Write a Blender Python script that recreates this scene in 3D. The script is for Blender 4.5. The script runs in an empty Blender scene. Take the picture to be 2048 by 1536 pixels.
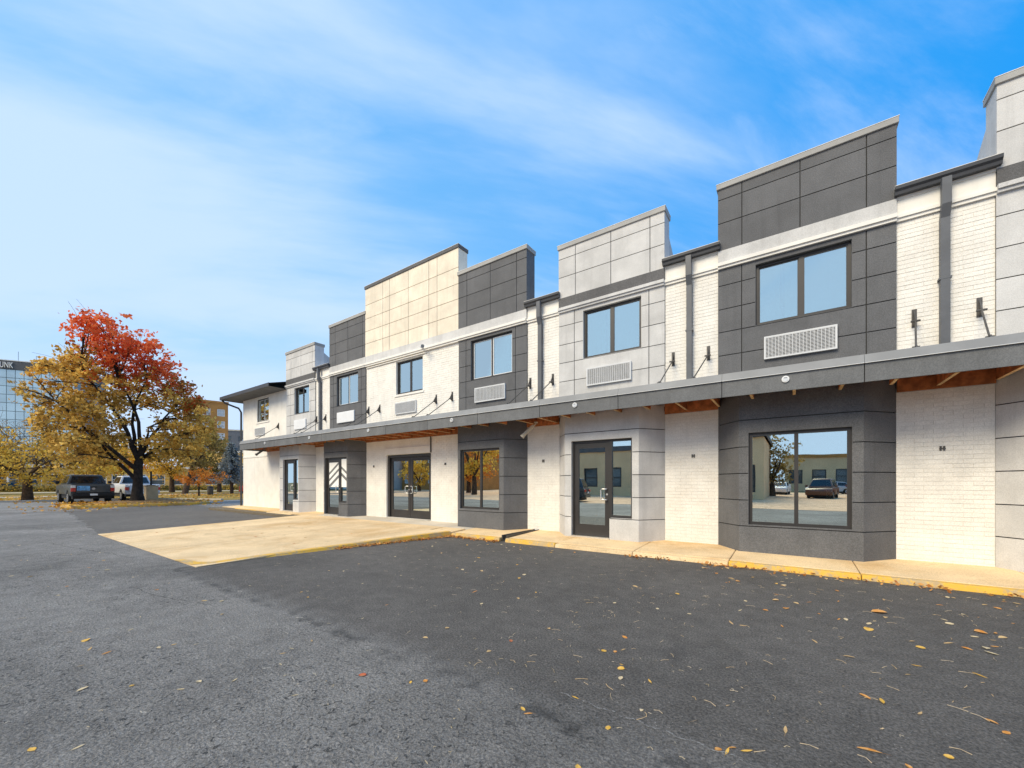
import bpy, bmesh, math, random
from mathutils import Vector, Matrix, noise as mnoise
R = math.radians
scene = bpy.context.scene
C = scene.collection

# ------------------------------------------------------------------ camera
cam_d = bpy.data.cameras.new('camera'); cam = bpy.data.objects.new('camera', cam_d); C.objects.link(cam)
cam.location = (0, 0, 1.37); cam.rotation_euler = (R(90), 0, R(35.063))
cam_d.sensor_width = 36; cam_d.lens = 36 * 798 / 2048
cam_d.shift_y = 197 / 2048; cam_d.clip_start = .05; cam_d.clip_end = 3000
scene.camera = cam
# ------------------------------------------------------------------ light, sky, exposure
SUN_EL, SUN_AZ = 42, 196          # azimuth clockwise from +y : the sun stands high behind the camera, veiled by cirrus
vs = scene.view_settings
vs.view_transform = 'Standard'; vs.look = 'None'; vs.gamma = 1; vs.use_curve_mapping = False
vs.exposure = 1.40
sun_d = bpy.data.lights.new('sun', 'SUN'); sun_d.energy = 1.5; sun_d.angle = R(30); sun_d.color = (1, .86, .62)
sun = bpy.data.objects.new('sun', sun_d); C.objects.link(sun)
sdir = Vector((math.sin(R(SUN_AZ)) * math.cos(R(SUN_EL)), math.cos(R(SUN_AZ)) * math.cos(R(SUN_EL)), math.sin(R(SUN_EL))))
sun.rotation_euler = sdir.to_track_quat('Z', 'Y').to_euler()
sun.location = (10, -20, 30)


class NT:
    """small helper to wire shader nodes"""
    def __init__(self, tree): self.t = tree
    def n(self, typ, **kw):
        nd = self.t.nodes.new(typ)
        for k, v in kw.items(): setattr(nd, k, v)
        return nd
    def l(self, a, b): self.t.links.new(a, b)
    def math(self, op, a, b=None, clamp=False):
        m = self.n('ShaderNodeMath', operation=op); m.use_clamp = clamp
        for i, v in enumerate((a, b)):
            if v is None: continue
            if isinstance(v, (int, float)): m.inputs[i].default_value = v
            else: self.l(v, m.inputs[i])
        return m.outputs[0]
    def mix(self, f, a, b, blend='MIX'):
        m = self.n('ShaderNodeMix', data_type='RGBA', blend_type=blend)
        for i, v in ((0, f), (6, a), (7, b)):
            if isinstance(v, (int, float)): m.inputs[i].default_value = v
            elif isinstance(v, tuple): m.inputs[i].default_value = (*v[:3], 1)
            else: self.l(v, m.inputs[i])
        return m.outputs[2]
    def noise(self, vec, scale, detail=4, rough=.55, dist=0):
        m = self.n('ShaderNodeTexNoise'); m.inputs['Scale'].default_value = scale
        m.inputs['Detail'].default_value = detail; m.inputs['Roughness'].default_value = rough
        m.inputs['Distortion'].default_value = dist
        if vec is not None: self.l(vec, m.inputs['Vector'])
        return m.outputs['Fac']
    def ramp(self, fac, a, b):
        m = self.n('ShaderNodeMapRange'); m.interpolation_type = 'SMOOTHSTEP'
        self.l(fac, m.inputs[0]); m.inputs[1].default_value = a; m.inputs[2].default_value = b
        return m.outputs[0]


world = bpy.data.worlds.new('World'); scene.world = world; world.use_nodes = True
wt = world.node_tree; wt.nodes.clear(); w = NT(wt)
sky = w.n('ShaderNodeTexSky', sky_type='NISHITA'); sky.sun_disc = False
sky.sun_elevation = R(SUN_EL); sky.sun_rotation = R(SUN_AZ)
sky.air_density = 1.0; sky.dust_density = .6; sky.ozone_density = 2.0
hs = w.n('ShaderNodeHueSaturation'); hs.inputs['Hue'].default_value = .495; hs.inputs['Saturation'].default_value = 1.45; hs.inputs['Value'].default_value = 1.25
w.l(sky.outputs[0], hs.inputs['Color'])
tc = w.n('ShaderNodeTexCoord'); sep = w.n('ShaderNodeSeparateXYZ'); w.l(tc.outputs['Generated'], sep.inputs[0])
zc = w.math('MAXIMUM', sep.outputs[2], 0.0); den = w.math('ADD', zc, .30)
cx_ = w.math('DIVIDE', sep.outputs[0], den); cy_ = w.math('DIVIDE', sep.outputs[1], den)
comb = w.n('ShaderNodeCombineXYZ'); w.l(cx_, comb.inputs[0]); w.l(cy_, comb.inputs[1])
mr = w.n('ShaderNodeMapping'); mr.inputs['Rotation'].default_value = (0, 0, R(40)); w.l(comb.outputs[0], mr.inputs[0])
mp = w.n('ShaderNodeMapping'); mp.inputs['Scale'].default_value = (1.0, .30, 1); mp.inputs['Location'].default_value = (21.3, 1.7, 0); w.l(mr.outputs[0], mp.inputs[0])
n1 = w.noise(mp.outputs[0], 2.2, 7, .56, .35)
n2 = w.noise(mp.outputs[0], .55, 2, .5, .2)
# the veil of cirrus thins out towards +x and thickens towards the sun behind the camera
bank = w.math('ADD', w.math('ADD', w.math('MULTIPLY', cx_, -.045), w.math('MULTIPLY', cy_, -.075)), .035)
cov = w.math('ADD', w.math('ADD', w.math('MULTIPLY', n1, .6), w.math('MULTIPLY', n2, .4)), w.math('MINIMUM', w.math('MAXIMUM', bank, -.12), .12))
n3 = w.noise(mp.outputs[0], 3.1, 8, .62, .6)
veil = w.math('MULTIPLY', w.ramp(w.math('ADD', w.math('MULTIPLY', n3, .55), w.math('MULTIPLY', w.noise(comb.outputs[0], 1.1, 3, .5, .8), .45)), .47, .66), .55)
cmask = w.math('MAXIMUM', w.math('MULTIPLY', w.ramp(cov, .39, .60), .86), veil)
low = w.math('MULTIPLY', w.ramp(sep.outputs[2], .46, .0), .85)
cloud = w.n('ShaderNodeRGB'); cloud.outputs[0].default_value = (5.0, 6.4, 8.5, 1)
haze_c = w.n('ShaderNodeRGB'); haze_c.outputs[0].default_value = (4.9, 6.5, 8.5, 1)
azure = w.mix(w.ramp(cx_, -1.6, .7), (2.4, 5.2, 8.4), (.0, 2.75, 7.9))
base_c = w.mix(.85, hs.outputs[0], azure)
s1 = w.mix(low, base_c, haze_c.outputs[0])
s2 = w.mix(cmask, s1, cloud.outputs[0])
bg = w.n('ShaderNodeBackground'); bg.inputs[1].default_value = .05; w.l(s2, bg.inputs[0])
wo = w.n('ShaderNodeOutputWorld'); w.l(bg.outputs[0], wo.inputs[0])

# ------------------------------------------------------------------ materials
MATS = {}
def M(name, col, rough=.8, var=.10, scale=3., bump=.0, bscale=120., spec=.3, metal=0., objvar=0., dirt=0., dirtcol=None, grain=0., gscale=160, bdist=.004, streak=0., stain=0.):
    if name in MATS: return MATS[name]
    m = bpy.data.materials.new(name); m.use_nodes = True; t = m.node_tree; t.nodes.clear(); k = NT(t)
    b = k.n('ShaderNodeBsdfPrincipled'); o = k.n('ShaderNodeOutputMaterial'); k.l(b.outputs[0], o.inputs[0])
    b.inputs['Roughness'].default_value = rough; b.inputs['Metallic'].default_value = metal
    b.inputs['Specular IOR Level'].default_value = spec
    g = k.n('ShaderNodeNewGeometry'); pos = g.outputs['Position']
    c = tuple(col)
    f = k.ramp(k.noise(pos, scale, 5), .3, .7)
    out = k.mix(f, tuple(v * (1 - var) for v in c), tuple(min(1, v * (1 + var)) for v in c))
    if dirt:
        d = k.ramp(k.noise(pos, .7, 6, .65, .6), .45, .75)
        out = k.mix(k.math('MULTIPLY', d, dirt), out, dirtcol or tuple(v * .45 for v in c))
    if grain:
        gr = k.ramp(k.noise(pos, gscale, 2, .7), .3, .7)
        out = k.mix(1.0, out, k.mix(gr, (1 - grain,) * 3, (1 + grain,) * 3), 'MULTIPLY')
    if stain:
        sn = k.ramp(k.noise(pos, 2.4, 6, .7, 1.2), .58, .70); out = k.mix(k.math('MULTIPLY', sn, stain), out, tuple(v * .5 for v in c))
        sp_ = k.ramp(k.noise(pos, 13, 3, .6), .70, .76); out = k.mix(k.math('MULTIPLY', sp_, stain), out, tuple(v * .35 for v in c))
    if streak:
        mpn = k.n('ShaderNodeMapping'); mpn.inputs['Scale'].default_value = (7, 7, .55); k.l(pos, mpn.inputs[0])
        sk = k.ramp(k.noise(mpn.outputs[0], 1.0, 5, .65), .48, .72)
        out = k.mix(k.math('MULTIPLY', sk, streak), out, tuple(v * .62 for v in c))
    if objvar:
        oi = k.n('ShaderNodeObjectInfo')
        out = k.mix(1.0, out, k.mix(oi.outputs['Random'], (1 - objvar,) * 3, (1 + objvar,) * 3), 'MULTIPLY')
    k.l(out, b.inputs['Base Color'])
    if bump:
        bp = k.n('ShaderNodeBump'); bp.inputs['Strength'].default_value = bump; bp.inputs['Distance'].default_value = bdist
        k.l(k.noise(pos, bscale, 4, .6), bp.inputs['Height']); k.l(bp.outputs[0], b.inputs['Normal'])
    MATS[name] = m
    return m

def glass_mat(name, refl=.6, tint=(.75, .8, .8), wave=.0005):
    m = bpy.data.materials.new(name); m.use_nodes = True; t = m.node_tree; t.nodes.clear(); k = NT(t)
    o = k.n('ShaderNodeOutputMaterial'); tr = k.n('ShaderNodeBsdfTransparent'); tr.inputs[0].default_value = (*tint, 1)
    gl = k.n('ShaderNodeBsdfGlossy'); gl.inputs['Roughness'].default_value = 0.0; gl.inputs['Color'].default_value = (.88, .97, .93, 1)
    fr = k.n('ShaderNodeFresnel'); fr.inputs[0].default_value = 1.5
    fac = k.math('ADD', fr.outputs[0], refl, True)
    g = k.n('ShaderNodeNewGeometry')
    bp = k.n('ShaderNodeBump'); bp.inputs['Strength'].default_value = 1; bp.inputs['Distance'].default_value = wave
    k.l(k.noise(g.outputs['Position'], 1.7, 1), bp.inputs['Height']); k.l(bp.outputs[0], gl.inputs['Normal'])
    mx = k.n('ShaderNodeMixShader'); k.l(fac, mx.inputs[0]); k.l(tr.outputs[0], mx.inputs[1]); k.l(gl.outputs[0], mx.inputs[2])
    k.l(mx.outputs[0], o.inputs[0]); MATS[name] = m
    return m

def leaf_mat(name, trans=.45, rough=.7):
    m = bpy.data.materials.new(name); m.use_nodes = True; t = m.node_tree; t.nodes.clear(); k = NT(t)
    o = k.n('ShaderNodeOutputMaterial'); a = k.n('ShaderNodeAttribute'); a.attribute_name = 'col'
    d = k.n('ShaderNodeBsdfPrincipled'); d.inputs['Roughness'].default_value = rough; d.inputs['Specular IOR Level'].default_value = .25
    tl = k.n('ShaderNodeBsdfTranslucent'); k.l(a.outputs['Color'], d.inputs['Base Color']); k.l(a.outputs['Color'], tl.inputs['Color'])
    mx = k.n('ShaderNodeMixShader'); mx.inputs[0].default_value = trans; k.l(d.outputs[0], mx.inputs[1]); k.l(tl.outputs[0], mx.inputs[2])
    k.l(mx.outputs[0], o.inputs[0]); MATS[name] = m
    return m

STUC = dict(rough=.88, var=.08, scale=2.2, bump=.6, bscale=70, bdist=.006, spec=.25, objvar=.06, grain=.22, gscale=75, dirt=.22, streak=.28)
mDark = M('dark_stucco', (.132, .134, .140), **STUC)
mDark2 = M('dark_trim', (.125, .124, .126), **STUC)
STUL = dict(STUC, grain=.09, bump=.4)
mLight = M('light_grey_stucco', (.56, .555, .545), **STUL)
mLight2 = M('light_grey_trim', (.585, .58, .57), **STUL)
mCop = M('coping_grey', (.36, .355, .34), rough=.7, var=.08, objvar=.04, dirt=.2)
mTan = M('cream_stucco', (.78, .70, .57), **STUL)
mWhite = M('white_paint', (.80, .775, .72), rough=.75, var=.04, bump=.2, bscale=90, objvar=.02, dirt=.2, streak=.12)
mBrick = M('white_painted_brick', (.80, .775, .72), rough=.8, var=.05, bump=.6, bscale=50, objvar=.025, dirt=.35, dirtcol=(.64, .57, .47), grain=.09, gscale=60, streak=.14)
mMortar = M('white_painted_mortar', (.74, .71, .65), rough=.9, var=.06, bump=.3)
mSmooth = M('white_rendered_wall', (.80, .77, .71), rough=.85, var=.05, bump=.3, bscale=60, dirt=.3, dirtcol=(.64, .57, .47), streak=.15)
mJoint = M('dark_joint', (.045, .045, .045), rough=.95, var=.1)
mJointT = M('tan_joint', (.16, .13, .09), rough=.95, var=.1)
mFrame = M('dark_bronze_frame', (.032, .029, .028), rough=.45, var=.1, spec=.5)
mGutter = M('dark_gutter_metal', (.05, .052, .058), rough=.45, var=.1, spec=.5, dirt=.3)
mSpout = M('grey_downspout', (.105, .112, .125), rough=.5, var=.1, spec=.4, dirt=.4, dirtcol=(.06, .055, .05))
mFascia = M('blue_grey_fascia', (.142, .147, .153), rough=.65, var=.10, bump=.3, bscale=90, objvar=.07, grain=.18, gscale=80, dirt=.25, streak=.3)
mCap = M('fascia_cap', (.23, .236, .242), rough=.5, var=.08, objvar=.04, dirt=.2)
mWood = M('stained_wood', (.42, .15, .05), rough=.7, var=.35, scale=9, bump=.3, bscale=40, objvar=.3)
mWoodL = M('pale_lumber', (.62, .42, .22), rough=.75, var=.25, scale=9, objvar=.3)
mSteel = M('dark_steel', (.10, .095, .09), rough=.5, metal=.4, var=.2)
mChrome = M('brushed_aluminium', (.72, .70, .66), rough=.3, metal=.7, var=.05)
mGrille = M('white_grille_metal', (.62, .63, .64), rough=.5, var=.04)
mGrilleD = M('plain_dark_grey', (.22, .225, .23), rough=.8)  # dark grey for the grille back plate and floodlight lens
mPlate = M('white_cover_plate', (.74, .75, .76), rough=.5, var=.03)
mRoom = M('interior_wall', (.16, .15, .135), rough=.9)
mRoof = M('grey_roof', (.20, .20, .20), rough=.9, bump=.3)
mSoffit = M('grey_soffit', (.16, .155, .15), rough=.8, var=.12)
mConc = M('tan_concrete', (.74, .55, .32), rough=.9, var=.10, scale=1.3, bump=.5, bscale=60, stain=.5, dirt=.9, dirtcol=(.55, .34, .14), grain=.16, gscale=60, objvar=.05)
mConcG = M('grey_concrete', (.58, .52, .43), rough=.9, var=.12, scale=1.1, bump=.3, dirt=.3, grain=.1)
mBlind = M('pale_blind', (.62, .64, .62), rough=.8, var=.05)
mPaper = M('white_paper', (.82, .82, .80), rough=.8, var=.03)
mGlass = glass_mat('window_glass', .68)
mGlassUp = glass_mat('upper_window_glass', .56, (.66, .80, .80), .0006)

def paint_mat():
    m = bpy.data.materials.new('worn_yellow_paint'); m.use_nodes = True; t = m.node_tree; t.nodes.clear(); k = NT(t)
    b = k.n('ShaderNodeBsdfPrincipled'); o = k.n('ShaderNodeOutputMaterial'); k.l(b.outputs[0], o.inputs[0]); b.inputs['Roughness'].default_value = .7
    g = k.n('ShaderNodeNewGeometry'); p = g.outputs['Position']
    wear = k.ramp(k.math('ADD', k.math('MULTIPLY', k.noise(p, 3.0, 6, .7), .6), k.math('MULTIPLY', k.noise(p, 26, 4, .7), .4)),   .46, .57)
    c1 = k.mix(k.noise(p, 7, 3), (.66, .36, .03), (.80, .48, .06))
    c2 = k.mix(k.noise(p, 12, 4), (.50, .40, .26), (.34, .25, .15))
    k.l(k.mix(k.math('MULTIPLY', wear, .85), c1, c2), b.inputs['Base Color'])
    bp = k.n('ShaderNodeBump'); bp.inputs['Strength'].default_value = .4; bp.inputs['Distance'].default_value = .004
    k.l(k.noise(p, 60, 4), bp.inputs['Height']); k.l(bp.outputs[0], b.inputs['Normal'])
    MATS[m.name] = m
    return m
mYellow = paint_mat()

def asphalt(name, lo, hi, grainamt, bump, bdist, crack=0., rough=.85, tint=(1, 1, 1), seal=None):
    m = bpy.data.materials.new(name); m.use_nodes = True; t = m.node_tree; t.nodes.clear(); k = NT(t)
    b = k.n('ShaderNodeBsdfPrincipled'); o = k.n('ShaderNodeOutputMaterial'); k.l(b.outputs[0], o.inputs[0])
    b.inputs['Specular IOR Level'].default_value = .3
    g = k.n('ShaderNodeNewGeometry'); p = g.outputs['Position']
    def tex(lo, hi, grainamt, crack, tint):
        c = k.mix(k.ramp(k.noise(p, .35, 6, .6, .4), .3, .7), tuple(lo * v for v in tint), tuple(hi * v for v in tint))
        c = k.mix(1., c, k.mix(k.ramp(k.noise(p, 5, 6, .7), .3, .7), (.84,) * 3, (1.15,) * 3), 'MULTIPLY')
        c = k.mix(1., c, k.mix(k.ramp(k.noise(p, 62, 4, .75), .32, .68), (1 - grainamt,) * 3, (1 + grainamt,) * 3), 'MULTIPLY')
        vo = k.n('ShaderNodeTexVoronoi'); vo.inputs['Scale'].default_value = 48; k.l(p, vo.inputs['Vector'])
        wn = k.n('ShaderNodeTexWhiteNoise'); k.l(vo.outputs['Position'], wn.inputs['Vector'])
        st = k.math('MULTIPLY', k.ramp(vo.outputs['Distance'], .24, .12), k.math('GREATER_THAN', wn.outputs['Value'], .90))
        c = k.mix(k.math('MULTIPLY', st, .55), c, (.44, .42, .39))
        if crack:      # pits where the binder has ravelled out
            area = k.ramp(k.noise(p, .55, 3, .6), .36, .58)
            mp_ = k.n('ShaderNodeMapping'); mp_.inputs['Scale'].default_value = (1, 1.0, 1); k.l(p, mp_.inputs[0])
            mid = k.math('MULTIPLY', k.ramp(k.noise(mp_.outputs[0], 26, 5, .68, 1.2), .55, .63), area)
            c = k.mix(k.math('MULTIPLY', mid, crack), c, (lo * .22,) * 3)
        stain = k.ramp(k.noise(p, .9, 5, .6, 1.0), .60, .74)
        return k.mix(k.math('MULTIPLY', stain, .35), c, (lo * .5,) * 3)
    c = tex(lo, hi, grainamt, crack, tint)
    hgt = k.math('ADD', k.noise(p, 26, 6, .75, .6), k.math('MULTIPLY', k.noise(p, 90, 3, .7), .4))
    if seal:           # smoother sealed strip in front of the shops, its edge ragged and tarred
        sp = k.n('ShaderNodeSeparateXYZ'); k.l(p, sp.inputs[0])
        wob = k.math('ADD', k.math('MULTIPLY', k.math('SUBTRACT', k.noise(p, 1.3, 6, .7), .5), .55), k.math('MULTIPLY', k.math('SUBTRACT', k.noise(p, 14, 4, .7), .5), .16))
        dy = k.math('ADD', k.math('SUBTRACT', sp.outputs[1], 2.08), wob)
        dx = k.math('ADD', k.math('ADD', sp.outputs[0], 8.0), wob)
        dd_ = k.math('MINIMUM', dy, dx)
        mk = k.ramp(dd_, -.18, .30)
        c2 = tex(*seal)
        c = k.mix(mk, c, c2)
        band = k.math('MULTIPLY', k.ramp(k.math('ABSOLUTE', dd_), .11, .0), k.ramp(k.noise(p, 2.6, 4, .6), .42, .60))
        c = k.mix(k.math('MULTIPLY', band, .62), c, (.035, .035, .035))
        hgt = k.math('MULTIPLY', hgt, k.math('SUBTRACT', 1.0, k.math('MULTIPLY', mk, .55)))
    k.l(c, b.inputs['Base Color']); b.inputs['Roughness'].default_value = rough
    bp = k.n('ShaderNodeBump'); bp.inputs['Strength'].default_value = bump; bp.inputs['Distance'].default_value = bdist
    k.l(hgt, bp.inputs['Height']); k.l(bp.outputs[0], b.inputs['Normal'])
    MATS[name] = m
    return m
mAspOld = asphalt('lot_asphalt', .18, .29, .46, 1.0, .04, .9, .8, (1.06, 1, .92), seal=(.088, .120, .52, .35, (1.09, 1, .90)))
mAspFar = asphalt('smooth_asphalt', .105, .135, .3, .5, .008, .0, .8, (1.08, 1, .90))

# ------------------------------------------------------------------ mesh helpers
class MB:
    def __init__(self): self.v = []; self.f = []; self.c = []
    def quad(self, a, b, c, d, col=None):
        n = len(self.v); self.v += [tuple(a), tuple(b), tuple(c), tuple(d)]; self.f.append((n, n + 1, n + 2, n + 3))
        if col: self.c.append(col)
        return self
    def poly(self, pts, col=None):
        n = len(self.v); self.v += [tuple(p) for p in pts]; self.f.append(tuple(range(n, n + len(pts))))
        if col: self.c.append(col)
        return self
    def hexa(self, p):      # p: 8 points bottom 0-3 (ccw from above), top 4-7
        n = len(self.v); self.v += [tuple(q) for q in p]
        self.f += [tuple(n + i for i in q) for q in ((3, 2, 1, 0), (4, 5, 6, 7), (0, 1, 5, 4), (1, 2, 6, 5), (2, 3, 7, 6), (3, 0, 4, 7))]
        return self
    def box(self, x0, x1, y0, y1, z0, z1):
        if x0 > x1: x0, x1 = x1, x0
        return self.hexa([(x0, y0, z0), (x1, y0, z0), (x1, y1, z0), (x0, y1, z0), (x0, y0, z1), (x1, y0, z1), (x1, y1, z1), (x0, y1, z1)])
    def prism(self, pts, z0, z1):
        n = len(self.v); k = len(pts)
        self.v += [(*p, z0) for p in pts] + [(*p, z1) for p in pts]
        self.f.append(tuple(range(n + k - 1, n - 1, -1))); self.f.append(tuple(range(n + k, n + 2 * k)))
        for i in range(k): j = (i + 1) % k; self.f.append((n + i, n + j, n + k + j, n + k + i))
        return self
    def extrude(self, pts, axis, a0, a1):   # polygon extruded along 'x' or 'y'; pts are the two other coordinates
        n = len(self.v); k = len(pts)
        mk = (lambda p, a: (a, p[0], p[1])) if axis == 'x' else (lambda p, a: (p[0], a, p[1]))
        self.v += [mk(p, a0) for p in pts] + [mk(p, a1) for p in pts]
        self.f.append(tuple(range(n + k - 1, n - 1, -1))); self.f.append(tuple(range(n + k, n + 2 * k)))
        for i in range(k): j = (i + 1) % k; self.f.append((n + i, n + j, n + k + j, n + k + i))
        return self
    def tube(self, pts, rads, seg=8, cap=True):
        pts = [Vector(p) for p in pts]; rings = []
        up = Vector((.13, .31, .94))
        for i, p in enumerate(pts):
            d = (pts[min(i + 1, len(pts) - 1)] - pts[max(i - 1, 0)]).normalized()
            a = d.cross(up)
            if a.length < .05: a = d.cross(Vector((1, 0, 0)))
            a.normalize(); b = d.cross(a); n = len(self.v); r = rads[i] if isinstance(rads, (list, tuple)) else rads
            for s in range(seg):
                t = 2 * math.pi * s / seg; self.v.append(tuple(p + a * (r * math.cos(t)) + b * (r * math.sin(t))))
            rings.append(n)
        for i in range(len(rings) - 1):
            for s in range(seg):
                t = (s + 1) % seg; self.f.append((rings[i] + s, rings[i] + t, rings[i + 1] + t, rings[i + 1] + s))
        if cap:
            self.f.append(tuple(rings[0] + s for s in range(seg))[::-1]); self.f.append(tuple(rings[-1] + s for s in range(seg)))
        return self
    def cyl(self, p0, p1, r, seg=16): return self.tube([p0, p1], r, seg)
    def mesh(self, name, mat):
        me = bpy.data.meshes.new(name); me.from_pydata(self.v, [], self.f)
        if self.c:
            at = me.color_attributes.new('col', 'FLOAT_COLOR', 'CORNER'); buf = []
            for fi, fc in enumerate(self.f): buf += [*self.c[fi], 1.] * len(fc)
            at.data.foreach_set('color', buf)
        bm = bmesh.new(); bm.from_mesh(me)
        if not self.c: bmesh.ops.recalc_face_normals(bm, faces=bm.faces)
        bm.to_mesh(me); bm.free()
        me.materials.append(mat); me.update()
        return me
    def build(self, name, mat, parent=None, smooth=False, bevel=0, seg=2):
        me = self.mesh(name, mat)
        if bevel:
            bm = bmesh.new(); bm.from_mesh(me); bmesh.ops.remove_doubles(bm, verts=bm.verts, dist=1e-5)
            es = [e for e in bm.edges if len(e.link_faces) == 2 and e.calc_face_angle(0) > .35]
            bmesh.ops.bevel(bm, geom=es, offset=bevel, segments=seg, affect='EDGES', profile=.6, clamp_overlap=True)
            bm.to_mesh(me); bm.free()
        if smooth:
            me.polygons.foreach_set('use_smooth', [True] * len(me.polygons))
            if hasattr(me, 'set_sharp_from_angle'): me.set_sharp_from_angle(angle=R(40))
        return link(name, me, parent)

def link(name, data, parent=None, loc=None):
    o = bpy.data.objects.new(name, data); C.objects.link(o); o.parent = parent
    if loc: o.location = loc
    return o
def tag(o, label=None, cat=None, group=None, kind=None):
    if label: o['label'] = label
    if cat: o['category'] = cat
    if group: o['group'] = group
    if kind: o['kind'] = kind
    return o
def thing(name, label, cat, loc=(0, 0, 0), rz=0, group=None):
    o = link(name, None, None, loc); o.rotation_euler = (0, 0, rz)
    return tag(o, label, cat, group)

def cut(rect, holes):
    """rect minus holes -> list of rects (u0,u1,z0,z1)"""
    out = [rect]
    for h in holes:
        nxt = []
        for (a, b, c, d) in out:
            x0, x1, z0, z1 = max(a, h[0]), min(b, h[1]), max(c, h[2]), min(d, h[3])
            if x1 - x0 < 1e-4 or z1 - z0 < 1e-4: nxt.append((a, b, c, d)); continue
            for r in ((a, x0, c, d), (x1, b, c, d), (x0, x1, c, z0), (x0, x1, z1, d)):
                if r[1] - r[0] > .004 and r[3] - r[2] > .004: nxt.append(r)
        out = nxt
    return out

class Face:
    """vertical plane: o = start (x,y), e = end (x,y); outward normal to the right-hand (towards -y for a run along +x)"""
    def __init__(s, o, e):
        s.o = Vector(o); s.d = Vector(e) - s.o; s.L = s.d.length; s.d.normalize(); s.n = Vector((s.d.y, -s.d.x))
    def p(s, u, dep, z):    # dep measured inward
        q = s.o + s.d * u - s.n * dep
        return (q.x, q.y, z)
    def box(s, mb, u0, u1, z0, z1, d0, d1):
        return mb.hexa([s.p(u0, d0, z0), s.p(u1, d0, z0), s.p(u1, d1, z0), s.p(u0, d1, z0), s.p(u0, d0, z1), s.p(u1, d0, z1), s.p(u1, d1, z1), s.p(u0, d1, z1)])

G2 = .008
def panels(face, us, zs, mat, parent, holes=(), t=.02, off=0., mid_only_holes=None):
    """one object per panel between the joints us / zs"""
    for j in range(len(zs) - 1):
        for i in range(len(us) - 1):
            u0 = us[i] + (G2 if i else 0); u1 = us[i + 1] - (G2 if i < len(us) - 2 else 0)
            z0 = zs[j] + (G2 if j else 0); z1 = zs[j + 1] - (G2 if j < len(zs) - 2 else 0)
            rs = cut((u0, u1, z0, z1), holes)
            if not rs: continue
            groups = []
            for r in rs:                       # pieces that touch stay one panel, pieces apart become panels of their own
                near = [g_ for g_ in groups if any(r[0] <= q[1] + 1e-3 and q[0] <= r[1] + 1e-3 and r[2] <= q[3] + 1e-3 and q[2] <= r[3] + 1e-3 for q in g_)]
                groups = [g_ for g_ in groups if g_ not in near] + [[r] + [q for g_ in near for q in g_]]
            for gr in groups:
                mb = MB()
                for r in gr: face.box(mb, r[0], r[1], r[2], r[3], off, off + t)
                mb.build('panel', mat, parent)
def backing(face, u0, u1, z0, z1, holes, mat, parent, name='backing_wall', d0=.016, d1=.14):
    mb = MB()
    for r in cut((u0, u1, z0, z1), holes): face.box(mb, *r, d0, d1)
    return mb.build(name, mat, parent)

# ================================================================== GROUND
def sheet(name, pts, z, mat, kind='structure', sub=0):
    mb = MB(); mb.poly([(p[0], p[1], (p[2] if len(p) > 2 else z)) for p in pts]); o = mb.build(name, mat); tag(o, kind=kind)
    for p in o.data.polygons:
        if p.normal.z < 0: p.flip()
    return o
rnd = random.Random(5)
mGrass = M('autumn_lawn', (.30, .20, .045), rough=.95, var=.45, scale=1.6, bump=.6, bscale=30, bdist=.03, dirt=.6, dirtcol=(.10, .115, .03), grain=.3, gscale=14)
mGround = M('dry_ground', (.16, .14, .07), rough=.95, var=.3, scale=.2, dirt=.4)
sheet('ground', [(-1500, -1500), (1500, -1500), (1500, 1500), (-1500, 1500)], -.03, mGround)
sheet('parking_lot', [(-31.5, -48), (60, -48), (60, 30), (-31.5, 30)], 0, mAspOld)
def jag(p0, p1, n, amp, seed):
    r = random.Random(seed); out = []
    for i in range(n):
        t = i / n; x = p0[0] + (p1[0] - p0[0]) * t; y = p0[1] + (p1[1] - p0[1]) * t
        L = math.hypot(p1[0] - p0[0], p1[1] - p0[1]); nx, ny = -(p1[1] - p0[1]) / L, (p1[0] - p0[0]) / L
        a = r.uniform(-amp, amp) if 0 < i else 0
        out.append((x + nx * a, y + ny * a))
    return out
pts = jag((-28.6, 3.4), (-14.9, 2.40), 60, .10, 4) + [(-14.9, 9.2), (-22, 9.2)] + jag((-24.6, 8.55), (-30.4, 8.7), 30, .05, 5) + jag((-30.4, 8.7), (-28.6, 3.4), 20, .15, 6)
sheet('fresh_asphalt_patch', pts, .0045, mAspFar)
r = random.Random(8)
mTar = M('tar', (.04, .04, .041), rough=.75, var=.3, scale=20, bump=.5)
mb = MB()
for i in range(60):
    x = -1.25 + 1.05 * i / 60; y = 2.30 + .012 * math.sin(i * .7) - .04 * i / 60; wdt = .004 + .006 * r.random()
    if r.random() < .72: mb.quad((x, y, .003), (x + .019, y, .003), (x + .019, y + wdt, .003), (x, y + wdt, .003))
tag(mb.build('chalk_scuff', M('scuff_grey', (.24, .235, .225), rough=.9, var=.3, scale=30)), kind='structure')

mb = MB(); r = random.Random(18)
for (xa, ya, xb, yb_, wd_) in ((-14.8, 1.2, -9.3, 2.05, .016), (-11.5, -1.2, -8.7, 2.0, .012), (-7.2, 1.35, -5.2, 1.75, .010), (-22, .8, -15.2, 2.3, .022)):
    n_ = int(math.hypot(xb - xa, yb_ - ya) / .07); L = math.hypot(xb - xa, yb_ - ya); nx, ny = -(yb_ - ya) / L, (xb - xa) / L; prev = None; off = 0
    for i in range(n_ + 1):
        t = i / n_; off = off * .9 + r.uniform(-.022, .022); x = xa + (xb - xa) * t + nx * off; y = ya + (yb_ - ya) * t + ny * off; w2 = wd_ * r.uniform(.3, 1.0) * (.3 + .7 * math.sin(math.pi * t))
        cur = ((x - nx * w2 / 2, y - ny * w2 / 2, .003), (x + nx * w2 / 2, y + ny * w2 / 2, .003))
        if prev and r.random() < .88: mb.quad(prev[0], cur[0], cur[1], prev[1])
        prev = cur
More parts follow.
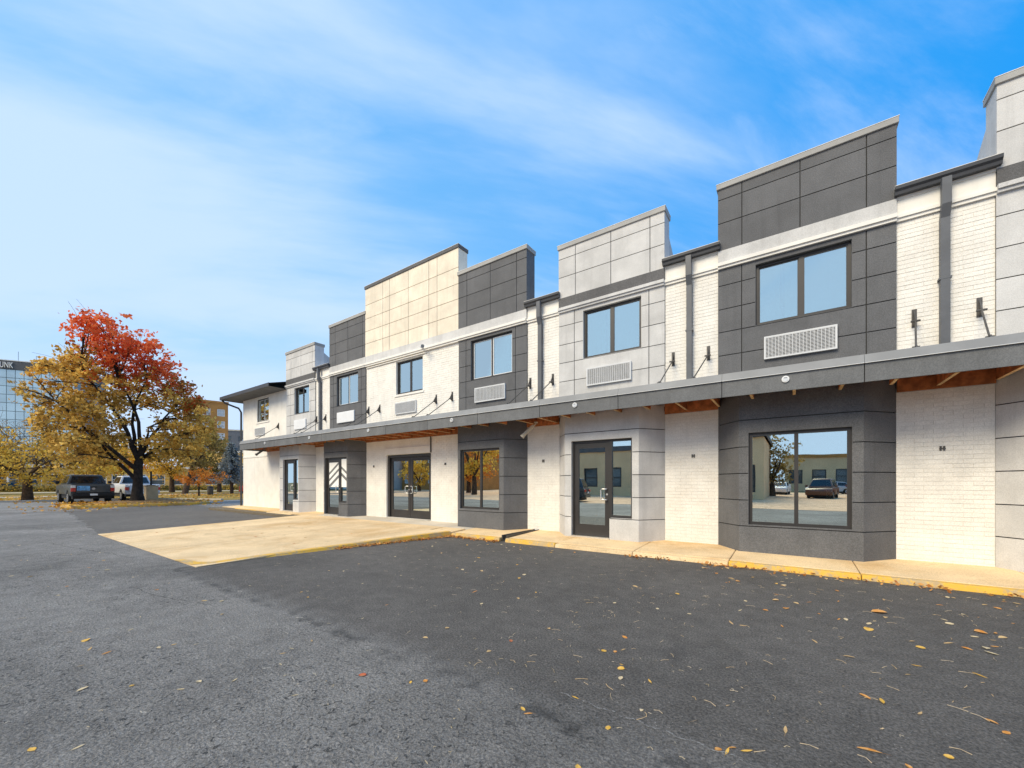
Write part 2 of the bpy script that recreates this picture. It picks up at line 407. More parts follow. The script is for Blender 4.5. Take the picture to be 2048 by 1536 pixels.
tag(mb.build('asphalt_cracks', mTar), kind='structure')
def slope(x): return .125 + max(0, -x) * .0026          # the walk climbs slightly towards the far end
# sidewalk slabs (each slab its own piece)
walk = link('sidewalk', None); tag(walk, kind='structure')
wb = MB()
wb.hexa([(-23.9, 7.62, -.02), (8, 7.62, -.02), (8, 9.2, -.02), (-23.9, 9.2, -.02), (-23.9, 7.62, slope(-23.9) - .09), (8, 7.62, .05), (8, 9.2, .095), (-23.9, 9.2, slope(-23.9) - .03)]).build('slab_bed', mJointT, walk)
xs = [6.4, 4.5, 2.62, .80, -.86, -2.45, -4.1, -5.40]
def slab(x0, x1, y0, y1, mat=mConc, name='slab', zo=0., parent=walk):
    g = .006; a, b = x0 + g, x1 - g; t = rnd.uniform(-.003, .003) + zo
    return MB().hexa([(a, y0, 0), (b, y0, 0), (b, y1, 0), (a, y1, 0), (a, y0, slope(a) + t - .05), (b, y0, slope(b) + t - .05), (b, y1, slope(b) + t), (a, y1, slope(a) + t)]).build(name, mat, parent, bevel=.008, seg=1)
for i in range(len(xs) - 1): slab(xs[i + 1], xs[i], 7.55, 9.05)
slab(-7.15, -5.56, 7.55, 9.05)
for a, b in ((-8.95, -7.15), (-10.8, -8.95), (-12.65, -10.8), (-14.9, -12.65)): slab(a, b, 7.95, 9.05, mConcG)
for a, b in ((-16.6, -14.9), (-18.3, -16.6), (-20.2, -18.3), (-22.0, -20.2), (-23.9, -22.0)): slab(a, b, 8.02 if a > -19 else 8.2, 9.05)
# open drainage slot with steel edges between two slabs
MB().box(-5.56, -5.535, 7.5, 9.0, .02, slope(-5.5) + .006).box(-5.425, -5.40, 7.5, 9.0, .02, slope(-5.5) + .006).build('drain_edge', mSteel, walk)
MB().box(-5.535, -5.425, 7.5, 9.0, .0, .03).build('drain_bottom', mTar, walk)
# kerb stones with rounded nose
kerb = link('kerb', None); tag(kerb, kind='structure')
def kerb_piece(x0, x1, mat, y0=7.42, y1=7.54, drop=0.):
    a, b = x0 + .004, x1 - .004
    za, zb = slope(a) - drop - .048, slope(b) - drop - .048
    mb = MB()
    mb.hexa([(a, y0 - .03, -.01), (b, y0 - .03, -.01), (b, y1, -.01), (a, y1, -.01), (a, y0, za - .004), (b, y0, zb - .004), (b, y1, zb - .002), (a, y1, za - .002)])
    return mb.build('kerb_stone', mat, kerb, bevel=.02, seg=3)
for a, b in ((.80, 2.62), (2.62, 4.5), (4.5, 6.4), (-.86, .80)): kerb_piece(a, b, mYellow)
for a, b in ((-2.45, -.86), (-4.1, -2.45)): kerb_piece(a, b, mConc, drop=.01)
kerb_piece(-5.40, -4.1, mYellow); kerb_piece(-7.1, -5.56, mYellow)
kerb_piece(-18.3, -16.2, mConc, 7.88, 8.0); kerb_piece(-20.2, -18.3, mYellow, 8.06, 8.18); kerb_piece(-22.0, -20.2, mYellow, 8.06, 8.18)
# concrete apron: four big slabs on a gentle ramp
apron = link('concrete_apron', None); tag(apron, kind='structure')
def az(x, y):
    t = min(1, max(0, (y - 2.3) / 5.6)); return .010 + (slope(x) - .012) * t ** 1.15
def apron_slab(p, mat=mConc):
    # p: polygon xy
    mb = MB(); n = 10
    (x0, y0), (x1, y1) = p
    nx = 6
    for i in range(nx):
        for j in range(n):
            xa, xb = x0 + (x1 - x0) * i / nx, x0 + (x1 - x0) * (i + 1) / nx; ya, yb = y0 + (y1 - y0) * j / n, y0 + (y1 - y0) * (j + 1) / n
            mb.quad((xa, ya, az(xa, ya)), (xb, ya, az(xb, ya)), (xb, yb, az(xb, yb)), (xa, yb, az(xa, yb)))
    o = mb.build('slab', mat, apron)
    bm = bmesh.new(); bm.from_mesh(o.data); bmesh.ops.remove_doubles(bm, verts=bm.verts, dist=1e-4)
    ed = [e for e in bm.edges if len(e.link_faces) == 1]; ex = bmesh.ops.extrude_edge_only(bm, edges=ed)
    for v in ex['geom']:
        if isinstance(v, bmesh.types.BMVert): v.co.z = -.02
    bm.to_mesh(o.data); bm.free()
    for pl in o.data.polygons: pl.use_smooth = False
for a, b in ((-15.0, -13.2), (-13.19, -10.44), (-10.43, -7.86)):
    apron_slab(((a + .004, 2.34), (b - .004, 7.94)))
mb = MB(); mb.box(-15.0, -7.86, 2.36, 7.93, -.02, .006); mb.build('joint_bed', mJointT, apron)
# yellow nosing along the right edge and the front corner of the apron
n = 16; mb = MB()
for i in range(n):
    ya, yb = 2.62 + 4.78 * i / n, 2.62 + 4.78 * (i + 1) / n
    xa, xb = -7.95 + .85 * ((ya - 2.6) / 4.8) ** 1.4, -7.95 + .85 * ((yb - 2.6) / 4.8) ** 1.4
    for k_, (x, y, y2, x2) in enumerate(((xa, ya, yb, xb),)):
        za, zb = az(x, y) + .004, az(x2, y2) + .004
        mb.quad((x - .16, y, za), (x2 - .16, y2, zb), (x2, y2, zb), (x, y, za))
        mb.quad((x, y, za), (x2, y2, zb), (x2 + .03, y2, -.005), (x + .03, y, -.005))
mb.build('painted_edge', mYellow, apron)
mb = MB()
for i in range(n):     # concrete filling between the slab and the painted edge
    ya, yb = 2.62 + 4.78 * i / n, 2.62 + 4.78 * (i + 1) / n
    xa, xb = -8.11 + .85 * ((ya - 2.6) / 4.8) ** 1.4, -8.11 + .85 * ((yb - 2.6) / 4.8) ** 1.4
    mb.quad((-7.87, ya, az(-7.8, ya)), (max(xa, -7.86), ya, az(xa, ya) + .001), (max(xb, -7.86), yb, az(xb, yb) + .001), (-7.87, yb, az(-7.8, yb)))
mb.build('edge_slab', mConc, apron)
MB().hexa([(-7.88, 7.36, 0), (-7.1, 7.36, 0), (-7.1, 7.96, 0), (-7.88, 7.96, 0), (-7.88, 7.36, slope(-7.5) - .04), (-7.1, 7.36, slope(-7.5) - .04), (-7.1, 7.96, slope(-7.5) - .004), (-7.88, 7.96, slope(-7.5) - .004)]).build('corner_slab', mConc, apron)
mb = MB(); mb.poly([(-8.85, 2.32, .0165), (-8.1, 2.35, .0165), (-7.95, 2.62, .016), (-8.15, 2.62, .016), (-8.3, 2.5, .0165), (-8.8, 2.44, .0165)]); mb.build('painted_corner', mYellow, apron)

# ================================================================== BUILDING
bld = thing('commercial_building', 'long two-storey commercial building of white brick with dark and light grey panelled bays', 'building')
Y0 = 8.93
rb = random.Random(11)
# --- bricks
BL, BH, MT = .2095, .0610, .0040
brick_mesh = {}
def brick_data(L):
    k = round(L, 3)
    if k not in brick_mesh:
        b = .003; mb = MB()
        y0, y1 = 0, .018
        n = len(mb.v)
        mb.hexa([(0, y0, 0), (L, y0, 0), (L, y1, 0), (0, y1, 0), (0, y0, BH), (L, y0, BH), (L, y1, BH), (0, y1, BH)])
        # softened front: pull the front corners in
        for i in (0, 1, 4, 5):
            v = mb.v[i]
        brick_mesh[k] = mb.mesh('brick', mBrick)
    return brick_mesh[k]
IND = [0]
def brickwork(x0, x1, z0, z1, holes, parent, individual=False, y=Y0, budget=300):
    mb = MB(); nz = int((z1 - z0) / .0677); course = (z1 - z0) / max(1, nz)
    for c in range(nz):
        z = z0 + c * course; off = (BL + MT) * .5 if c % 2 else 0
        x = x0 - off
        while x < x1 - .01:
            a, b = max(x, x0 + .002), min(x + BL, x1 - .002); x += BL + MT
            if b - a < .03: continue
            for (u0, u1, w0, w1) in cut((a, b, z, z + BH), holes):
                if u1 - u0 < .02 or w1 - w0 < .02: continue
                dy = rb.uniform(-.0025, .0015); dz = rb.uniform(-.0012, .0012)
                if individual and IND[0] < budget and w1 - w0 > BH - .002:
                    L = BL if u1 - u0 > BL - .004 else round((u1 - u0) / .02) * .02
                    if L > 0:
                        IND[0] += 1; o = link('brick', brick_data(L), parent, (u0, y + dy, w0 + dz)); o.rotation_euler = (rb.uniform(-.004, .004), 0, rb.uniform(-.004, .004)); continue
                t0, t1 = rb.uniform(-.0012, .0012), rb.uniform(-.0012, .0012)
                mb.hexa([(u0, y + dy, w0 + dz), (u1, y + dy, w0 + dz + t0), (u1, y + .018, w0 + dz + t0), (u0, y + .018, w0 + dz), (u0, y + dy + t1, w1 + dz), (u1, y + dy + t1, w1 + dz + t0), (u1, y + .018, w1 + dz + t0), (u0, y + .018, w1 + dz)])
    if mb.f:
        o = mb.build('brick_courses', mBrick, parent); o['kind'] = 'stuff'

# --- windows
def reveal(x0, x1, z0, z1, y0, y1, mat, parent, face=None):
    f = face or Face((0, y0), (1, y0)); mb = MB(); t = .006; d = y1 - y0
    f.box(mb, x0, x0 + t, z0, z1, .001, d); f.box(mb, x1 - t, x1, z0, z1, .001, d); f.box(mb, x0 + t, x1 - t, z0, z0 + t, .001, d); f.box(mb, x0 + t, x1 - t, z1 - t, z1, .001, d)
    mb.build('opening_lining', mat, parent)
def pane(x0, x1, z0, z1, y, mat, parent): return MB().box(x0, x1, y, y + .008, z0, z1).build('pane', mat, parent)
def frame_boxes(mb, x0, x1, z0, z1, wd, y0, y1):
    mb.box(x0, x0 + wd, y0, y1, z0, z1).box(x1 - wd, x1, y0, y1, z0, z1).box(x0 + wd, x1 - wd, y0, y1, z0, z0 + wd).box(x0 + wd, x1 - wd, y0, y1, z1 - wd, z1)
def slider_window(x0, x1, z0, z1, y, parent, mat=mGlassUp, split=.5, curtain=None):
    w0 = MB(); frame_boxes(w0, x0 + .006, x1 - .006, z0 + .006, z1 - .006, .045, y, y + .07); win = w0.build('window', mFrame, parent)
    xm = x0 + (x1 - x0) * split
    MB().box(xm - .03, xm + .03, y + .008, y + .06, z0 + .05, z1 - .05).build('mullion', mFrame, win)
    for a, b, yy in ((x0 + .05, xm - .03, y + .035), (xm + .03, x1 - .05, y + .022)):
        s = MB(); frame_boxes(s, a, b, z0 + .05, z1 - .05, .022, yy - .012, yy + .02); s.build('sash', mPlate if curtain == 'w' else mFrame, win)
        pane(a + .018, b - .018, z0 + .068, z1 - .068, yy, mat, win)
    bl_ = MB(); xb = x0 + .05; rr_ = random.Random(int(x0 * 100))
    gap = rr_.uniform(.35, .6)
    while xb < x1 - .06:
        a_ = rr_.uniform(-.012, .012) + .02
        if not (x0 + gap < xb < x0 + gap + .03): bl_.hexa([(xb, y + .16 - a_, z0 + .03), (xb + .088, y + .16 + a_, z0 + .03), (xb + .088, y + .162 + a_, z0 + .03), (xb, y + .162 - a_, z0 + .03), (xb, y + .16 - a_, z1 - .03), (xb + .088, y + .16 + a_, z1 - .03), (xb + .088, y + .162 + a_, z1 - .03), (xb, y + .162 - a_, z1 - .03)])
        xb += .082
    if not curtain: bl_.build('blind', mBlind, win)
    if curtain:
        MB().box(x0 + .05, x0 + .20, y + .12, y + .15, z0 + .02, z1 - .02).build('curtain', mPaper, win)
    return win

# --- wall air conditioner covers
def ac_grille(x0, x1, z0, z1, y, parent, style='mesh'):
    mb = MB()
    if style == 'plate':
        o = MB().box(x0, x1, y - .05, y, z0, z1).build('air_conditioner_cover', mPlate, parent, bevel=.02, seg=2); return o
    frame_boxes(mb, x0, x1, z0, z1, .028, y - .055, y - .001); g = mb.build('air_conditioner_grille', mGrille, parent)
    MB().box(x0 + .028, x1 - .028, y - .02, y - .002, z0 + .028, z1 - .028).build('grille_back', mGrilleD, g)
    sl = MB(); zz = z0 + .036
    while zz < z1 - .04:
        sl.hexa([(x0 + .028, y - .052, zz), (x1 - .028, y - .052, zz), (x1 - .028, y - .022, zz + .008), (x0 + .028, y - .022, zz + .008), (x0 + .028, y - .052, zz + .010), (x1 - .028, y - .052, zz + .010), (x1 - .028, y - .022, zz + .016), (x0 + .028, y - .022, zz + .016)]); zz += .0245
    sl.build('louvre', mGrille, g)
    vb = MB(); xx = x0 + .07
    while xx < x1 - .05:
        vb.box(xx, xx + .008, y - .0535, y - .04, z0 + .028, z1 - .028); xx += .052
    vb.build('louvre_bar', mGrille, g)
    return g

ZJ = [3.0, 3.89, 4.355, 4.81, 5.28, 5.605]
def upper_bay(x0, x1, mat, frieze, win, vj, parent_name='upper_bay', style='mesh', joint=mJoint, grille=None, curtain=None, moulding=mWhite, split=.5):
    y = Y0 - .035; p = link(parent_name, None, bld); f = Face((x0, y), (x1, y)); L = x1 - x0
    hole = (win[0] - x0, win[1] - x0, 4.358, 5.53)
    panels(f, [0, vj[0] - x0, vj[1] - x0, L], ZJ, mat, p, [hole])
    backing(f, .002, L - .002, 2.9, 5.6, [hole], joint, p)
    reveal(win[0], win[1], 4.358, 5.53, y, y + .10, mat, p)
    slider_window(win[0], win[1], 4.358, 5.53, y + .07, p, curtain=curtain, split=split)
    g = grille or ((win[0] + win[1]) / 2 - .55, (win[0] + win[1]) / 2 + .53)
    ac_grille(g[0], g[1], 3.68, 4.10, y, p, style)
    MB().box(x0 + .002, x1 - .002, y - .02, y + .12, 5.72, 5.972).build('frieze', frieze, p)
    mb = MB(); mb.box(x0 + .001, x1 - .001, y - .075, y + .1, 5.655, 5.719); mb.box(x0 + .001, x1 - .001, y - .045, y + .1, 5.606, 5.654); mb.build('moulding', moulding, p)
    return p
def parapet(x0, x1, mat, top, us, zs, coping, joint=mJoint, cricket=True, left_vis=True):
    y = Y0 - .05; p = link('parapet', None, bld); f = Face((x0, y), (x1, y)); L = x1 - x0
    zc = top - .10
    panels(f, [0] + [u - x0 for u in us] + [L], [5.973] + zs + [zc], mat, p)
    MB().box(x0 + .002, x1 - .002, y + .015, y + .40, 5.90, zc - .004).build('parapet_wall', joint, p)
    for xa, xb in ((x0 - .001, x0 + .0019), (x1 - .0019, x1 + .001)):
        MB().box(xa, xb, y + .021, y + .40, 5.95, zc - .002).build('return_panel', mat, p)
    MB().box(x0 - .025, x1 + .025, y - .03, y + .43, zc, top).build('coping', coping, p, bevel=.006, seg=1)
    MB().box(x0 - .03, x1 + .03, y - .034, y + .434, top, top + .008).build('coping_flashing', mWhite, p)
    if cricket:
        MB().extrude([(y + .40, 5.95), (y + 2.1, 5.95), (y + .40, zc - .22)], 'x', x0 + .03, x1 - .03).build('roof_cricket', mat, p)
    return p

BAYS = dict(Z=(2.46, 5.06), A=(-1.21, 1.39), B=(-4.80, -2.24), C=(-8.20, -5.76), D=(-12.80, -8.20), E=(-15.17, -12.80), F=(-18.70, -16.26), Gw=(-23.30, -18.70))
upper_bay(*BAYS['Z'], mLight2, mDark2, (3.12, 4.52), (2.88, 4.66), moulding=mLight2)
upper_bay(*BAYS['A'], mDark, mLight, (-.575, .84), (-.80, 1.02), grille=(-.43, .64))
upper_bay(*BAYS['B'], mLight, mDark2, (-4.145, -2.735), (-4.375, -2.572), grille=(-4.03, -2.955), moulding=mLight2)
upper_bay(*BAYS['C'], mDark, mLight, (-7.73, -6.235), (-7.91, -6.13), curtain='w')
upper_bay(*BAYS['E'], mDark, mLight, (-14.68, -13.265), (-14.90, -13.07), style='plate', grille=(-14.6, -13.46), curtain='w')
upper_bay(*BAYS['F'], mLight, mDark2, (-17.98, -16.735), (-18.30, -16.60), style='plate', grille=(-17.94, -16.95), moulding=mLight2)
parapet(*BAYS['Z'], mLight2, 7.30, [2.88, 3.78, 4.66], [6.515, 6.98], mCop)
parapet(*BAYS['A'], mDark, 7.29, [-.795, .118, 1.02], [6.515, 6.985], mCop)
parapet(*BAYS['B'], mLight, 7.29, [-4.34, -3.437, -2.545], [6.49, 6.95], mCop)
parapet(*BAYS['C'], mDark, 7.67, [-7.86, -6.986, -6.084], [6.43, 6.888, 7.344], mCop, cricket=False)
parapet(*BAYS['D'], mTan, 8.53, [-11.79, -11.42, -10.444, -9.473, -9.10], [6.437, 6.888, 7.347, 7.843], mDark2, joint=mJointT, cricket=False)
parapet(*BAYS['E'], mDark, 7.64, [-14.76, -13.90, -12.97], [6.42, 6.86, 7.30], mCop, cricket=False)
parapet(*BAYS['F'], mLight, 7.21, [-18.24, -17.39, -16.47], [6.42, 6.86], mCop)

# --- brick piers with gutter, frieze and downspout
def pier(x0, x1, individual=False, spout=None, lower=True):
    p = link('brick_pier', None, bld)
    brickwork(x0, x1, .09, 2.83, [], p, individual); brickwork(x0, x1, 3.05, 5.585, [], p, individual)
    MB().box(x0, x1, Y0 + .0045, Y0 + .22, 0, 5.60).build('mortar_bed', mMortar, p)
    MB().box(x0 - .0005, x1 + .0005, Y0 - .012, Y0 + .2, 5.70, 5.955).build('frieze', mWhite, p)
    mb = MB(); mb.box(x0 - .001, x1 + .001, Y0 - .06, Y0 + .1, 5.652, 5.70); mb.box(x0 - .001, x1 + .001, Y0 - .035, Y0 + .1, 5.60, 5.652); mb.build('moulding', mWhite, p)
    MB().box(x0, x1, Y0 - .03, Y0 + .2, 5.956, 6.03).build('fascia_board', mWhite, p)
    # K-profile gutter
    a, b = x0 - .03, x1 + .04
    prof = [(Y0 - .02, 6.00), (Y0 - .11, 6.00), (Y0 - .12, 6.045), (Y0 - .15, 6.075), (Y0 - .155, 6.125), (Y0 - .135, 6.125), (Y0 - .13, 6.085), (Y0 - .02, 6.085)]
    MB().extrude(prof, 'x', a, b).build('gutter', mGutter, p)
    MB().box(a, b, Y0 - .145, Y0 + .6, 6.127, 6.137).build('drip_edge', mWhite, p)
    if spout is not None:
        s = MB(); w_ = .052
        def seg(z0, z1, ya, yb):
            s.hexa([(spout - w_, ya - .05, z0), (spout + w_, ya - .05, z0), (spout + w_, ya + .045, z0), (spout - w_, ya + .045, z0), (spout - w_, yb - .05, z1), (spout + w_, yb - .05, z1), (spout + w_, yb + .045, z1), (spout - w_, yb + .045, z1)])
        seg(5.62, 6.02, Y0 - .13, Y0 - .13); seg(5.44, 5.62, Y0 - .055, Y0 - .13); seg(3.2, 5.44, Y0 - .055, Y0 - .055)
        s.build('downspout', mSpout, p)
        MB().box(spout - .07, spout + .07, Y0 - .108, Y0 - .002, 4.50, 4.53).build('strap', mSpout, p)
    return p
pier(1.39, 2.46, True, 1.927); pier(-2.24, -1.21, False, -1.739); pier(-5.76, -4.80, False, -5.331); pier(-16.26, -15.17, False, -15.838)
pier(5.06, 6.10)

# --- white brick middle section with the double door
dw = link('brick_wall', None, bld)
hd = [(-11.14, -9.80, 4.37, 5.50), (-11.66, -9.42, .0, 2.33)]
brickwork(-12.8, -8.2, 3.05, 5.585, hd, dw); brickwork(-12.8, -8.2, .14, 2.83, hd, dw)
mb = MB()
for r_ in cut((-12.8, -8.2, 0, 5.60), hd): mb.box(r_[0], r_[1], Y0 + .0045, Y0 + .22, r_[2], r_[3])
mb.build('mortar_bed', mMortar, dw)
reveal(-11.14, -9.80, 4.37, 5.50, Y0, Y0 + .13, mWhite, dw)
slider_window(-11.14, -9.80, 4.37, 5.50, Y0 + .07, dw)
MB().box(-11.2, -9.74, Y0 - .025, Y0 + .05, 4.30, 4.368).build('window_sill', mWhite, dw)
ac_grille(-11.13, -10.09, 3.69, 4.085, Y0, dw)
MB().box(-12.798, -8.202, Y0 - .05, Y0 + .1, 5.72, 5.972).build('frieze', mLight, dw)
mb = MB(); mb.box(-12.799, -8.201, Y0 - .10, Y0 + .1, 5.655, 5.719); mb.box(-12.799, -8.201, Y0 - .07, Y0 + .1, 5.60, 5.654); mb.build('moulding', mWhite, dw)
MB().cyl((-12.75, Y0 - .03, 5.545), (-9.6, Y0 - .03, 5.545), .018, 8).build('conduit', mWhite, dw)
MB().box(-11.66, -9.42, Y0 - .035, Y0 + .01, 2.335, 2.55).build('door_header', mWhite, dw)
MB().cyl((-9.41, Y0 - .03, 2.33), (-9.41, Y0 - .03, 2.83), .02, 8).build('conduit', mSteel, dw)

# --- doors
def leaf(x0, x1, z0, z1, y, parent, hinge='l', handle=True, bar=True):
    d = MB(); st, top, bot = .105, .12, .26
    d.box(x0, x0 + st, y, y + .045, z0, z1).box(x1 - st, x1, y, y + .045, z0, z1).box(x0 + st, x1 - st, y, y + .045, z0, z0 + bot).box(x0 + st, x1 - st, y, y + .045, z1 - top, z1)
    door = d.build('door', mFrame, parent)
    pane(x0 + st, x1 - st, z0 + bot, z1 - top, y + .02, mGlass, door)
    hx = x1 - .06 if hinge == 'l' else x0 + .06; s = -1 if hinge == 'l' else 1
    zc = z0 + .95
    if bar: MB().box(x0 + st - .02, x1 - st + .02, y + .075, y + .105, zc - .03, zc + .035).build('push_bar', mChrome, door)
    if handle:
        MB().tube([(hx, y, zc - .12), (hx, y - .055, zc - .12), (hx + s * .02, y - .065, zc - .10), (hx + s * .09, y - .065, zc - .10)][:2] + [(hx + s * .02, y - .07, zc - .12), (hx + s * .10, y - .07, zc - .115), (hx + s * .115, y - .07, zc - .09), (hx + s * .115, y - .07, zc + .09), (hx + s * .10, y - .07, zc + .115), (hx + s * .02, y - .07, zc + .12), (hx, y - .055, zc + .12), (hx, y, zc + .12)], .013, 8).build('handle', mChrome, door, smooth=True)
        MB().cyl((hx + .005, y - .012, zc), (hx + .005, y, zc), .022, 12).build('lock_cylinder', mChrome, door)
    return door
dd = link('double_door', None, bld); y = Y0 + .12
fb = MB(); fb.box(-11.655, -11.56, y - .05, y + .08, .16, 2.32).box(-9.52, -9.425, y - .05, y + .08, .16, 2.32).box(-11.56, -9.52, y - .05, y + .08, 2.23, 2.32); fb.build('door_frame', mFrame, dd)
leaf(-11.55, -10.545, .175, 2.225, y, dd, 'l'); leaf(-10.535, -9.53, .175, 2.225, y, dd, 'r')
MB().box(-11.56, -9.52, Y0 - .02, Y0 + .3, .10, .165).build('threshold', mChrome, dd)
reveal(-11.66, -9.42, .16, 2.33, Y0, Y0 + .10, mWhite, dd)

# --- ground-floor projecting bays
YB = 8.42
ZL = [.10, .575, 1.05, 1.535, 2.02, 2.51, 3.02]
def lower_bay(x0, x1, c0, c1, mat, joint, hole, parent_name='ground_floor_bay'):
    """x0,x1 wall plane; c0,c1 outer corners"""
    p = link(parent_name, None, bld); fs = [Face((x0, Y0 - .002), (c0, YB)), Face((c0, YB), (c1, YB)), Face((c1, YB), (x1, Y0 - .002))]
    for i, f in enumerate(fs):
        hs_ = [(hole[0] - c0, hole[1] - c0, hole[2], hole[3])] if i == 1 and hole else []
        hs2 = hs_
        panels(f, [0, f.L], ZL, mat, p, hs2); backing(f, .012, f.L - .012, .02, 3.0, hs2, joint, p, d1=.10)
    if hole: reveal(hole[0] - c0, hole[1] - c0, hole[2], hole[3], 0, .13, mat, p, fs[1])
    return p
# bay A: dark with a two-pane window
pA = lower_bay(-1.21, 1.39, -.80, .935, mDark, mJoint, (-.655, .80, .60, 2.28))
def store_window(x0, x1, z0, z1, y, parent, xm):
    mb = MB(); frame_boxes(mb, x0 + .006, x1 - .006, z0 + .006, z1 - .006, .055, y, y + .09); wd = mb.build('window', mFrame, parent)
    MB().box(xm - .03, xm + .03, y + .004, y + .08, z0 + .06, z1 - .06).build('mullion', mFrame, wd)
    pane(x0 + .06, xm - .03, z0 + .06, z1 - .06, y + .03, mGlass, wd); pane(xm + .03, x1 - .06, z0 + .06, z1 - .06, y + .03, mGlass, wd)
    return wd
wA = store_window(-.655, .80, .60, 2.28, YB + .06, pA, .06)
MB().box(.47, .715, YB + .115, YB + .118, .95, 1.57).build('notice_sheet', mPaper, wA)
MB().box(.41, .462, YB + .115, YB + .118, 1.44, 1.53).build('notice_sheet', mPaper, wA)
MB().box(-.43, -.33, YB + .115, YB + .118, .86, 1.02).build('notice_sheet', mPaper, wA)
pC = lower_bay(-8.20, -5.76, -7.80, -6.18, mDark, mJoint, (-7.72, -6.315, .635, 2.30))
store_window(-7.72, -6.315, .635, 2.30, YB + .06, pC, -7.0)
# bay B, E, F: door with side light above a low panel
def door_bay(x0, x1, c0, c1, dl, dm, dr, mat, joint, ztop, chin, zb=.12, sticker=False):
    p = link('entrance_bay', None, bld); fs = [Face((x0, Y0 - .002), (c0, YB)), Face((c0, YB), (c1, YB)), Face((c1, YB), (x1, Y0 - .002))]
    holes = [(dl - c0, dm - c0, 0, ztop), (dm - c0 - .001, dr - c0, chin, ztop)]
    for i, f in enumerate(fs):
        hh = holes if i == 1 else []
        panels(f, [0, f.L], ZL, mat, p, hh); backing(f, .012, f.L - .012, .02, 3.0, hh, joint, p, d1=.10)
    mb = MB(); f = fs[1]; t = .006
    f.box(mb, holes[0][0], holes[0][0] + t, zb, ztop, .001, .12); f.box(mb, holes[1][1] - t, holes[1][1], chin, ztop, .001, .12); f.box(mb, holes[0][0] + t, holes[1][1] - t, ztop - t, ztop, .001, .12); f.box(mb, holes[1][0] + .02, holes[1][1] - t, chin, chin + t, .001, .12); f.box(mb, holes[0][1], holes[0][1] + t, zb, chin, .001, .12)
    mb.build('opening_lining', mat, p)
    y = YB + .07; mb = MB(); fw = .05
    mb.box(dl + .006, dl + fw, y, y + .1, zb, ztop - .006).box(dm - .03, dm + .03, y, y + .1, zb if False else chin, ztop - .006).box(dm - .03, dm - .002, y, y + .1, zb, chin).box(dr - fw, dr - .006, y, y + .1, chin + .006, ztop - .006)
    mb.box(dl + fw, dm - .03, y, y + .1, ztop - .056, ztop - .006).box(dm + .03, dr - fw, y, y + .1, ztop - .056, ztop - .006).box(dm + .03, dr - fw, y, y + .1, chin + .006, chin + .066)
    mb.build('door_frame', mFrame, p)
    d = leaf(dl + fw + .004, dm - .034, zb + .02, ztop - .06, y + .02, p, 'l')
    sp = pane(dm + .03, dr - fw, chin + .066, ztop - .056, y + .04, mGlass, p); sp.name = 'side_light_pane'
    MB().box(dl, dm, y - .1, y + .12, zb - .04, zb + .012).build('threshold', mChrome, p)
    if sticker:
        m1 = M('grey_film', (.17, .175, .18), rough=.5)
        ys = y + .031
        cx = dm; 
        for a, b in ((dl + fw + .115, dm - .145), (dm + .034, dr - fw - .004)):
            yy = ys + (.002 if a < dm - .1 else 0)
            MB().box(a, b, yy - .004, yy - .001, 1.20, ztop - .18 if a < dm - .1 else ztop - .07).build('window_film', mPaper, p)
            for k_ in range(4):
                z = 1.36 + k_ * .24
                def zz(x): return z + .30 - abs(x - cx) * .62
                if k_ == 0: MB().hexa([(a, yy - .006, zz(a) - .02), (b, yy - .006, zz(b) - .02), (b, yy - .0045, zz(b) - .02), (a, yy - .0045, zz(a) - .02), (a, yy - .006, zz(a) + .10), (b, yy - .006, zz(b) + .10), (b, yy - .0045, zz(b) + .10), (a, yy - .0045, zz(a) + .10)]).build('film_chevron', m1, p)
                elif zz(min(a, b, key=lambda q: abs(q - cx))) + .11 < ztop - .1: MB().hexa([(a, yy - .006, zz(a)), (b, yy - .006, zz(b)), (b, yy - .0045, zz(b)), (a, yy - .0045, zz(a)), (a, yy - .006, zz(a) + .095), (b, yy - .006, zz(b) + .095), (b, yy - .0045, zz(b) + .095), (a, yy - .0045, zz(a) + .095)]).build('film_chevron', m1, p)
    return p
door_bay(-4.80, -2.24, -4.385, -2.645, -4.225, -3.29, -2.785, mLight, mJoint, 2.335, .585, .135)
door_bay(-15.17, -12.80, -14.77, -13.20, -14.72, -13.77, -13.26, mDark, mJoint, 2.31, .62, .16, True)
door_bay(-18.70, -16.26, -18.29, -16.66, -18.0, -17.14, -16.72, mLight, mJoint, 2.36, .64, .17)
pZ = lower_bay(2.46, 5.06, 2.87, 4.65, mLight2, mJoint, (3.05, 4.47, .60, 2.28), 'ground_floor_bay')
store_window(3.05, 4.47, .60, 2.28, YB + .06, pZ, 3.76)
# --- left end section with hipped eave
ge = link('end_wall', None, bld)
hg = [(-21.72, -20.47, 4.34, 5.47)]
mb = MB()
for r_ in cut((-23.3, -18.7, 0, 5.58), hg): mb.box(r_[0], r_[1], Y0, Y0 + .2, r_[2], r_[3])
mb.build('wall_face', mSmooth, ge)
MB().box(-23.3, -23.1, Y0 + .2, 21, 0, 5.58).build('side_wall', mSmooth, ge)
slider_window(-21.72, -20.47, 4.34, 5.47, Y0 + .06, ge, curtain='w'); reveal(-21.72, -20.47, 4.34, 5.47, Y0, Y0 + .08, mWhite, ge)
MB().box(-21.78, -20.41, Y0 - .03, Y0 + .04, 4.27, 4.338).build('window_sill', mWhite, ge)
ac_grille(-21.85, -20.89, 3.68, 4.05, Y0, ge)
MB().box(-23.28, -18.72, Y0 - .02, Y0, 2.62, 2.70).build('ledge', mWhite, ge)
rf = MB(); ex0, ex1, ey = -24.05, -18.72, Y0 - .75
rf.quad((ex0, ey, 5.60), (ex1, ey, 5.60), (ex1, Y0 + .1, 5.585), (ex0, Y0 + .1, 5.585)).build('soffit', mSoffit, ge)
